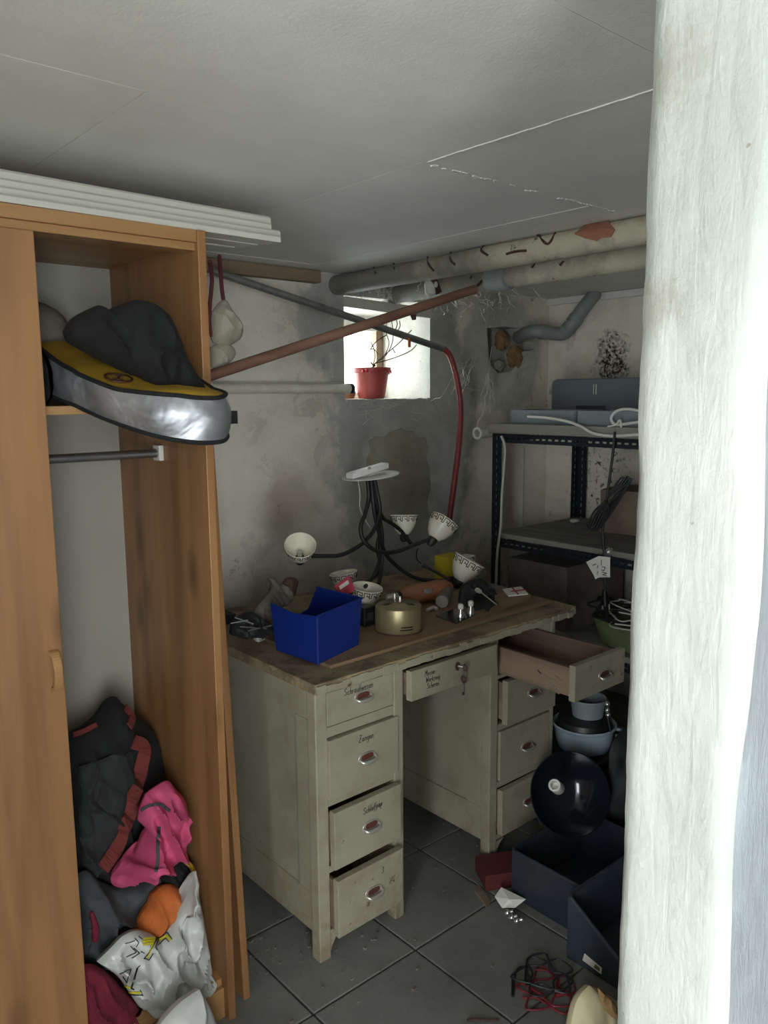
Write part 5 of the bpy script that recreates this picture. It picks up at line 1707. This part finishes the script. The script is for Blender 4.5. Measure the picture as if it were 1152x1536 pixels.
tub = MB().lathe([(.0, 0), (.062, 0), (.072, .07), (.075, .072), (.075, .078), (.069, .076), (.06, .004), (.0, .004)], 32, Matrix.Translation(ptc + Vector((.012, -.005, .1234))) @ Matrix.Scale(.86, 4), capb=False, capt=False).build('plastic_tub', M['case'], smooth=True)
tag(tub, 'grey plastic tub standing on the lid of the enamel pot', 'tub')
# black enamel lamp shade with white porcelain socket
dc = Vector((1.985, 1.395, .300)) * 1.03 - Vector((0, 0, EYE * .03)); dd = Vector((-.52, -.74, .42)).normalized()
ls = empty('dish_lamp', dc - dd * .05 - Vector((0, 0, .12)), 'glossy black dish lamp with a white porcelain socket propped on the dark bin', 'lamp')
Mx = align(dd, dc - dd * .03) @ Matrix.Scale(1.03, 4)
MB().lathe([(.030, -.055), (.060, -.045), (.10, -.015), (.122, .022), (.127, .030), (.130, .028), (.126, .018), (.104, -.020), (.062, -.051), (.03, -.061)], 48, Mx, capb=True, capt=False).build('dish', M['gloss'], ls, smooth=True)
q = Mx @ Vector((0, 0, -.055))
sd_ = (P(828, 1168, Y=1.30) - P(838, 1182, Y=1.36)).normalized()
sc = P(838, 1183, Y=1.375 * 1.03)
MB().lathe([(.0, 0), (.018, .0), (.0195, .006), (.0195, .062), (.018, .066), (.013, .066), (.013, .035), (.0, .035)], 24, align((-.75, -.30, .55), sc), capb=False, capt=False).build('socket', M['white_enamel'], ls, smooth=True)
# three little glass bulbs and dark bag behind
def on_floor_by_bin(v):
    v.z = max(v.z, 0); v.x = max(v.x, 2.168); v.y = min(v.y, 1.4395)


o, _ = puff('bin_bag', [(914, 1130), (918, 1115), (930, 1098), (960, 1080), (1000, 1100), (1015, 1180), (1015, 1290), (990, 1345), (940, 1345), (912, 1335), (908, 1240), (912, 1180)], M['darkjunk'], 1.425, .06, .02, .03, 44, (950, 1210), ffreq=16, fit=on_floor_by_bin)
tag(o, 'dark rubbish bag slumped behind the black lamp shade', 'bag')
for k, (a, b) in enumerate(((911, 1056), (911, 1065), (912, 1072))):
    q = P(a, b, Y=1.452)
    tag(MB().add(*lump(q, .009, k, n=2, amp=.05)).build('glass_bead', M['foil'], smooth=True), 'shiny round glass bead beside the enamel pot', 'bead', 'beads beside the enamel pot')
MB().tube(spline([P(912, 1050, Y=1.452), P(912, 1075, Y=1.452), P(916, 1098, Y=1.444)], 4), .003, 6).build('bead_wire', M['cable_b'])
tag(COL.objects[-1], 'thin black wire threaded through the glass beads', 'wire')

# red box, paper, bulbs, cable coil, paper bag, twig
rb_ = MB().obox((1.832, 1.556, .026), (.055, -.03, 0), (.03, .05, 0), (0, 0, .026)).build('flat_box', M['darkred_box'], bevel=.002)
tag(rb_, 'flat dark red box on the floor at the desk foot', 'box')
pa = [P(752, 1331, Z=.035), P(789, 1349, Z=.03), P(772, 1362, Z=.012), P(753, 1362, Z=.006), P(742, 1345, Z=.02)]
vs_ = [Vector(p) for p in pa] + [P(764, 1349, Z=.030)]
fs = [(0, 1, 5), (1, 2, 5), (2, 3, 5), (3, 4, 5), (4, 0, 5)]
tag(MB().add(vs_, fs).build('folded_paper', M['paper'], solid=.0012), 'folded white paper lying against the red box', 'paper')
wd = MB().prism([P(x_, y_, Z=0) + Vector((-.045, -.012, 0)) for x_, y_ in ((728, 1318), (746, 1342), (740, 1350), (722, 1326))], (0, 0, .006)).build('wood_sliver', M['batten'])
tag(wd, 'wooden sliver lying in front of the desk foot', 'wood')
for k, (a, b) in enumerate(((761, 1369), (767, 1376), (775, 1381))):
    q = P(a, b, Z=.010)
    Mq = align((.5, -.6, .3), q)
    bq = empty('small_bulb', (q.x, q.y, 0), 'tiny clear bulb lying on the floor tiles', 'bulb', 'tiny bulbs on the floor')
    MB().lathe([(.0, -.011), (.006, -.009), (.0095, -.001), (.008, .006), (.005, .010), (.0, .010)], 16, Mq, capb=False, capt=False).build('glass', M['foil'], bq, smooth=True)
    MB().lathe([(.0048, .0102), (.0048, .018), (.0, .019)], 10, Mq, capt=False).build('cap', M['chrome'], bq, smooth=True)
cc = P(815, 1478, Z=0)
for nm, mt, lab, seed, N_, off in (('test_lead', M['cable_b'], 'black test lead coiled on the floor tiles', 3, 26, (0.015, .012)), ('test_lead', M['cable_r'], 'red test lead coiled on the floor tiles below the black one', 9, 24, (-.012, -.02))):
    rn = random.Random(seed)
    pts = []
    for k in range(N_):
        a = k * .75 + seed
        r1 = .055 + .025 * math.sin(k * 1.9 + seed) + rn.uniform(-.008, .008)
        pts.append(Vector((cc.x + off[0] + r1 * 1.15 * math.cos(a), cc.y + off[1] + r1 * math.sin(a), .0028 + (.0118 if mt is M['cable_b'] else 0) + .0012 * (k % 3))))
    if mt is M['cable_b']:
        pts = [P(769, 1492, Z=.004), P(771, 1472, Z=.004), P(775, 1455, Z=.006), P(788, 1451, Z=.008)] + pts
    r_ = empty(nm, (cc.x + off[0], cc.y + off[1], 0), lab, 'cable', 'test leads on the floor')
    MB().tube(spline(pts, 6), .0026, 8).build('lead', mt, r_, smooth=True)
    if mt is M['cable_b']:
        MB().tube([P(769, 1494, Z=.006), P(770, 1470, Z=.006)], [.004, .0055], 10).build('probe', M['black'], r_, smooth=True)
    else:
        MB().tube([P(781, 1472, Z=.0056), P(818, 1496, Z=.0056)], [.004, .0055], 10).build('probe', M['cable_r'], r_, smooth=True)
        MB().tube([P(833, 1493, Z=.006), P(845, 1491, Z=.006)], [.006, .005], 10).build('plug', M['cable_r'], r_, smooth=True)
# cream paper bag
o, _ = puff('paper_bag', [(884, 1478), (905, 1488), (940, 1512), (975, 1540), (980, 1640), (840, 1640), (852, 1560), (862, 1510), (872, 1490)], M['cream_bag'], .96, .05, .05, .012, 51, (905, 1560), ffreq=14, fit=lambda v: setattr(v, 'z', max(v.z, .0)))
tag(o, 'crumpled cream paper bag with a tan flap on the floor beside the navy bin', 'bag')
puff('tan_flap', [(897, 1482), (912, 1494), (926, 1512), (940, 1530), (928, 1532), (912, 1520), (901, 1502)], M['tan'], .918, .008, .01, .003, 52, (916, 1508), o)
tw = MB().tube(spline([P(700, 1531, Z=.004), P(715, 1529, Z=.006), P(730, 1530, Z=.004), P(748, 1530, Z=.004)], 5), .003, 7).build('twig', M['rust'])
tag(tw, 'short dark twig lying on the tiles in front of the desk', 'twig')
rn = random.Random(12)
grit = MB()
for k in range(170):
    if k < 110: x, y = rn.uniform(.98, 2.0), rn.uniform(1.25, 2.2)
    else: x, y = rn.gauss(1.06, .05), rn.uniform(1.68, 2.1)
    r = rn.uniform(.0012, .004)
    if (x > 1.66 and y < 1.66) or x < .975: continue
    grit.obox((x, y, r * .6), (r * rn.uniform(.6, 1.6), r * .3, 0), (-r * .3, r, 0), (0, 0, r * .6))
tag(grit.build('grit', M['greyjunk']), 'scattered grit and plaster crumbs on the floor tiles', 'grit', kind='stuff')

# ================================================================== BACK WALL FITTINGS
lf = empty('strip_light', (1.81, 2.66, 1.56), 'old grey fluorescent batten light fixed to the wall left of the window', 'lamp')
MB().box(1.46, 2.10, 2.672, 2.699, 1.562, 1.606).build('housing', M['white_pl'], lf, bevel=.003)
MB().tube([(1.47, 2.646, 1.580), (2.112, 2.646, 1.580)], .019, 16).build('tube', M['opal'], lf, smooth=True)
for x in (1.455, 2.098):
    MB().box(x, x + .016, 2.636, 2.674, 1.558, 1.602).build('lamp_holder', M['strip'], lf, bevel=.003)
MB().lathe([(.0, 0), (.019, .0), (.021, .004), (.021, .022), (.0, .024)], 16, align((1, 0, 0), (2.112, 2.652, 1.580)), capb=False, capt=False).build('end_cap', M['black'], lf, smooth=True)
# brown pole, hung at the pipe hanger
a_, b_ = P(328, 559, Y=2.05), P(712, 434, Z=1.932)
d_ = (b_ - a_).normalized()
bpz = empty('wooden_pole', a_ - Vector((0, 0, .0)), 'dusty brown wooden pole slung diagonally in front of the window', 'pole')
MB().tube([a_ - d_ * .20, a_, a_.lerp(b_, .5), b_], .0165, 14).build('pole_shaft', M['brownpole'], bpz, smooth=True)
MB().tube([P(620, 472, Y=2.09), P(621, 480, Y=2.09)], [.012, .007], 8).build('stub_nail', M['rust'], bpz)
# grey tube and red hose
a_, b_ = P(318, 406, Y=2.56), P(664, 523, Y=2.44)
gt = MB().tube([a_, b_], .0145, 14).build('metal_tube', M['tube'], smooth=True)
tag(gt, 'dull grey metal tube slung from the batten across the window, behind the brown pole', 'tube')
hs = MB().tube(spline([b_ - (b_ - a_).normalized() * .02, b_, P(674, 532, Y=2.43), P(682, 555, Y=2.42), P(689, 590, Y=2.41), P(691, 625, Y=2.40), P(688, 670, Y=2.39), P(682, 720, Y=2.38), P(675, 772, Y=2.37), P(673, 790, Y=2.37)], 6), .0125, 14).build('red_hose', M['hose'], smooth=True)
tag(hs, 'red rubber hose pushed on the metal tube and hanging down behind the lamp', 'hose')
pg = MB().obox(P(614, 514, Y=2.44), (.004, 0, .0), (0, .004, 0), (0, 0, .018)).build('clothes_peg', M['c_orange'])
tag(pg, 'small orange peg clipped under the metal tube', 'peg')

# flower pot with dry twigs on the sill
fq = P(557, 575, Y=2.83)
fp = empty('flower_pot', (fq.x, fq.y, WZ0 + .006), 'red plastic flower pot with bare twigs on the window sill', 'flower pot')
T_ = Matrix.Translation((fq.x, fq.y, WZ0 + .006))
MB().lathe([(.0, 0), (.058, 0), (.064, .02), (.080, .118), (.088, .120), (.090, .140), (.084, .140), (.076, .11), (.056, .006), (.0, .006)], 36, T_, capb=False, capt=False).build('pot', M['terracotta'], fp, smooth=True)
MB().lathe([(.0, .126), (.080, .124)], 30, T_, capb=False, capt=False).build('soil', M['soil'], fp)
for k in range(14):
    a = 3.6 + k * .19
    q = Vector((fq.x + .091 * math.cos(a), fq.y + .091 * math.sin(a), WZ0 + .006 + .122 + .006 * math.sin(k * 2.3)))
    MB().add(*lump(q, .0075 if k in (0, 1, 12, 13) else .004, k, (1, 1, 1), 1)).build('wax_blob', M['redfleck'], fp)
def WP(zx_, zy_, Y=2.83): return P(500 + zx_ * 160 / 1152, 420 + zy_ * 190 / 1368, Y=Y)
for k, pth in enumerate(([(430, 915), (320, 850), (220, 720), (195, 600), (230, 470)], [(430, 915), (450, 820), (420, 700), (320, 570), (250, 500)], [(425, 915), (385, 850), (400, 750), (470, 660), (580, 590)],
                         [(445, 905), (560, 820), (630, 700), (645, 580), (630, 440)], [(445, 905), (560, 800), (600, 680), (570, 560), (580, 440)], [(450, 905), (540, 820), (640, 740), (740, 650), (845, 540)],
                         [(455, 900), (600, 860), (740, 810), (840, 760), (900, 700)], [(480, 800), (440, 750), (360, 740)], [(640, 740), (665, 785)], [(690, 560), (720, 500), (715, 440)], [(670, 540), (690, 480), (680, 430)])):
    y_ = 2.83 + .02 * math.sin(k * 2.1)
    pts = [WP(a, b, (y_ if j else 2.83) - .12 * max(0, (a - 560) / 340)) for j, (a, b) in enumerate(pth)]
    if k < 7: pts = [pts[0] - Vector((0, 0, .012))] + pts
    MB().tube(spline(pts, 5), .0022, 6).build('twig', M['twig'], fp)
q = P(524, 592, Y=2.9)
tag(MB().lathe([(.0, 0), (.03, 0), (.04, .035), (.037, .035), (.028, .004), (.0, .004)], 20, Matrix.Translation((q.x, 2.912, WZ0 + .006)), capb=False, capt=False).build('saucer', M['terra_patch'], smooth=True), 'small red clay dish on the sill behind the flower pot', 'dish')

# cobwebs: sagging strands round hanger, pipes, hose and shelf corner
rn = random.Random(21)
web = MB()


def strand(a, b, sag, r=.0009, n=7):
    a, b = Vector(a), Vector(b)
    pts = []
    for k in range(n + 1):
        w_ = k / n
        p = a.lerp(b, w_)
        p.z -= sag * 4 * w_ * (1 - w_)
        p += Vector((rn.gauss(0, .004), rn.gauss(0, .004), rn.gauss(0, .004))) * (1 if 0 < k < n else 0)
        p.z = min(p.z, CEIL - .002)
        for ax_x, ax_z, ax_r in ((PX1, PZ1, PR1), (PX2, PZ2, PR2)):       # strands cling to the outside of the pipes
            d2 = Vector((p.x - ax_x, 0, p.z - ax_z))
            if d2.length < ax_r + .003: p += d2.normalized() * (ax_r + .003 - d2.length)
        pts.append(p)
    web.tube(pts, r, 4)


for k in range(70):
    x, y = rn.gauss(705, 38), rn.gauss(434, 12)
    Y_ = rn.uniform(2.3, 2.5)
    strand(P(x, y, Y=Y_), P(x + rn.gauss(0, 16), y + rn.uniform(0, 26), Y=Y_ + rn.uniform(-.05, .05)), rn.uniform(0, .015), rn.uniform(.0009, .0019))
for k in range(26):
    x = rn.uniform(540, 640)
    strand(P(x, rn.uniform(424, 438), Y=2.66), P(x + rn.gauss(0, 14), rn.uniform(432, 452), Y=2.66), rn.uniform(0, .01), .0011)
for k in range(14):
    strand(P(rn.uniform(672, 692), rn.uniform(540, 600), Y=2.41), P(rn.uniform(690, 730), rn.uniform(520, 600), Y=2.62), rn.uniform(.0, .03), .001)
strand(P(738, 520, Y=2.60), P(730, 590, Y=2.5), .0, .0013); strand(P(730, 590, Y=2.5), P(716, 641, Y=2.4895), .0, .0016)
for k in range(10):
    strand(P(732, 560, Y=2.55), P(rn.uniform(715, 745), rn.uniform(580, 625), Y=2.48), rn.uniform(0, .01), .0008)
strand(P(682, 560, Y=2.42), P(645, 602, Y=2.70), .03, .0012)
for k in range(14):
    strand(P(rn.uniform(522, 640), 600, Y=2.69), P(rn.uniform(522, 640), rn.uniform(606, 640), Y=2.695), rn.uniform(0, .008), .0011)
strand(P(545, 612, Y=2.69), P(580, 645, Y=2.69), 0, .001)
tag(web.build('cobweb', M['web']), 'grey dusty cobwebs strung between pipes, hanger, hose and window head', 'cobweb', kind='stuff')
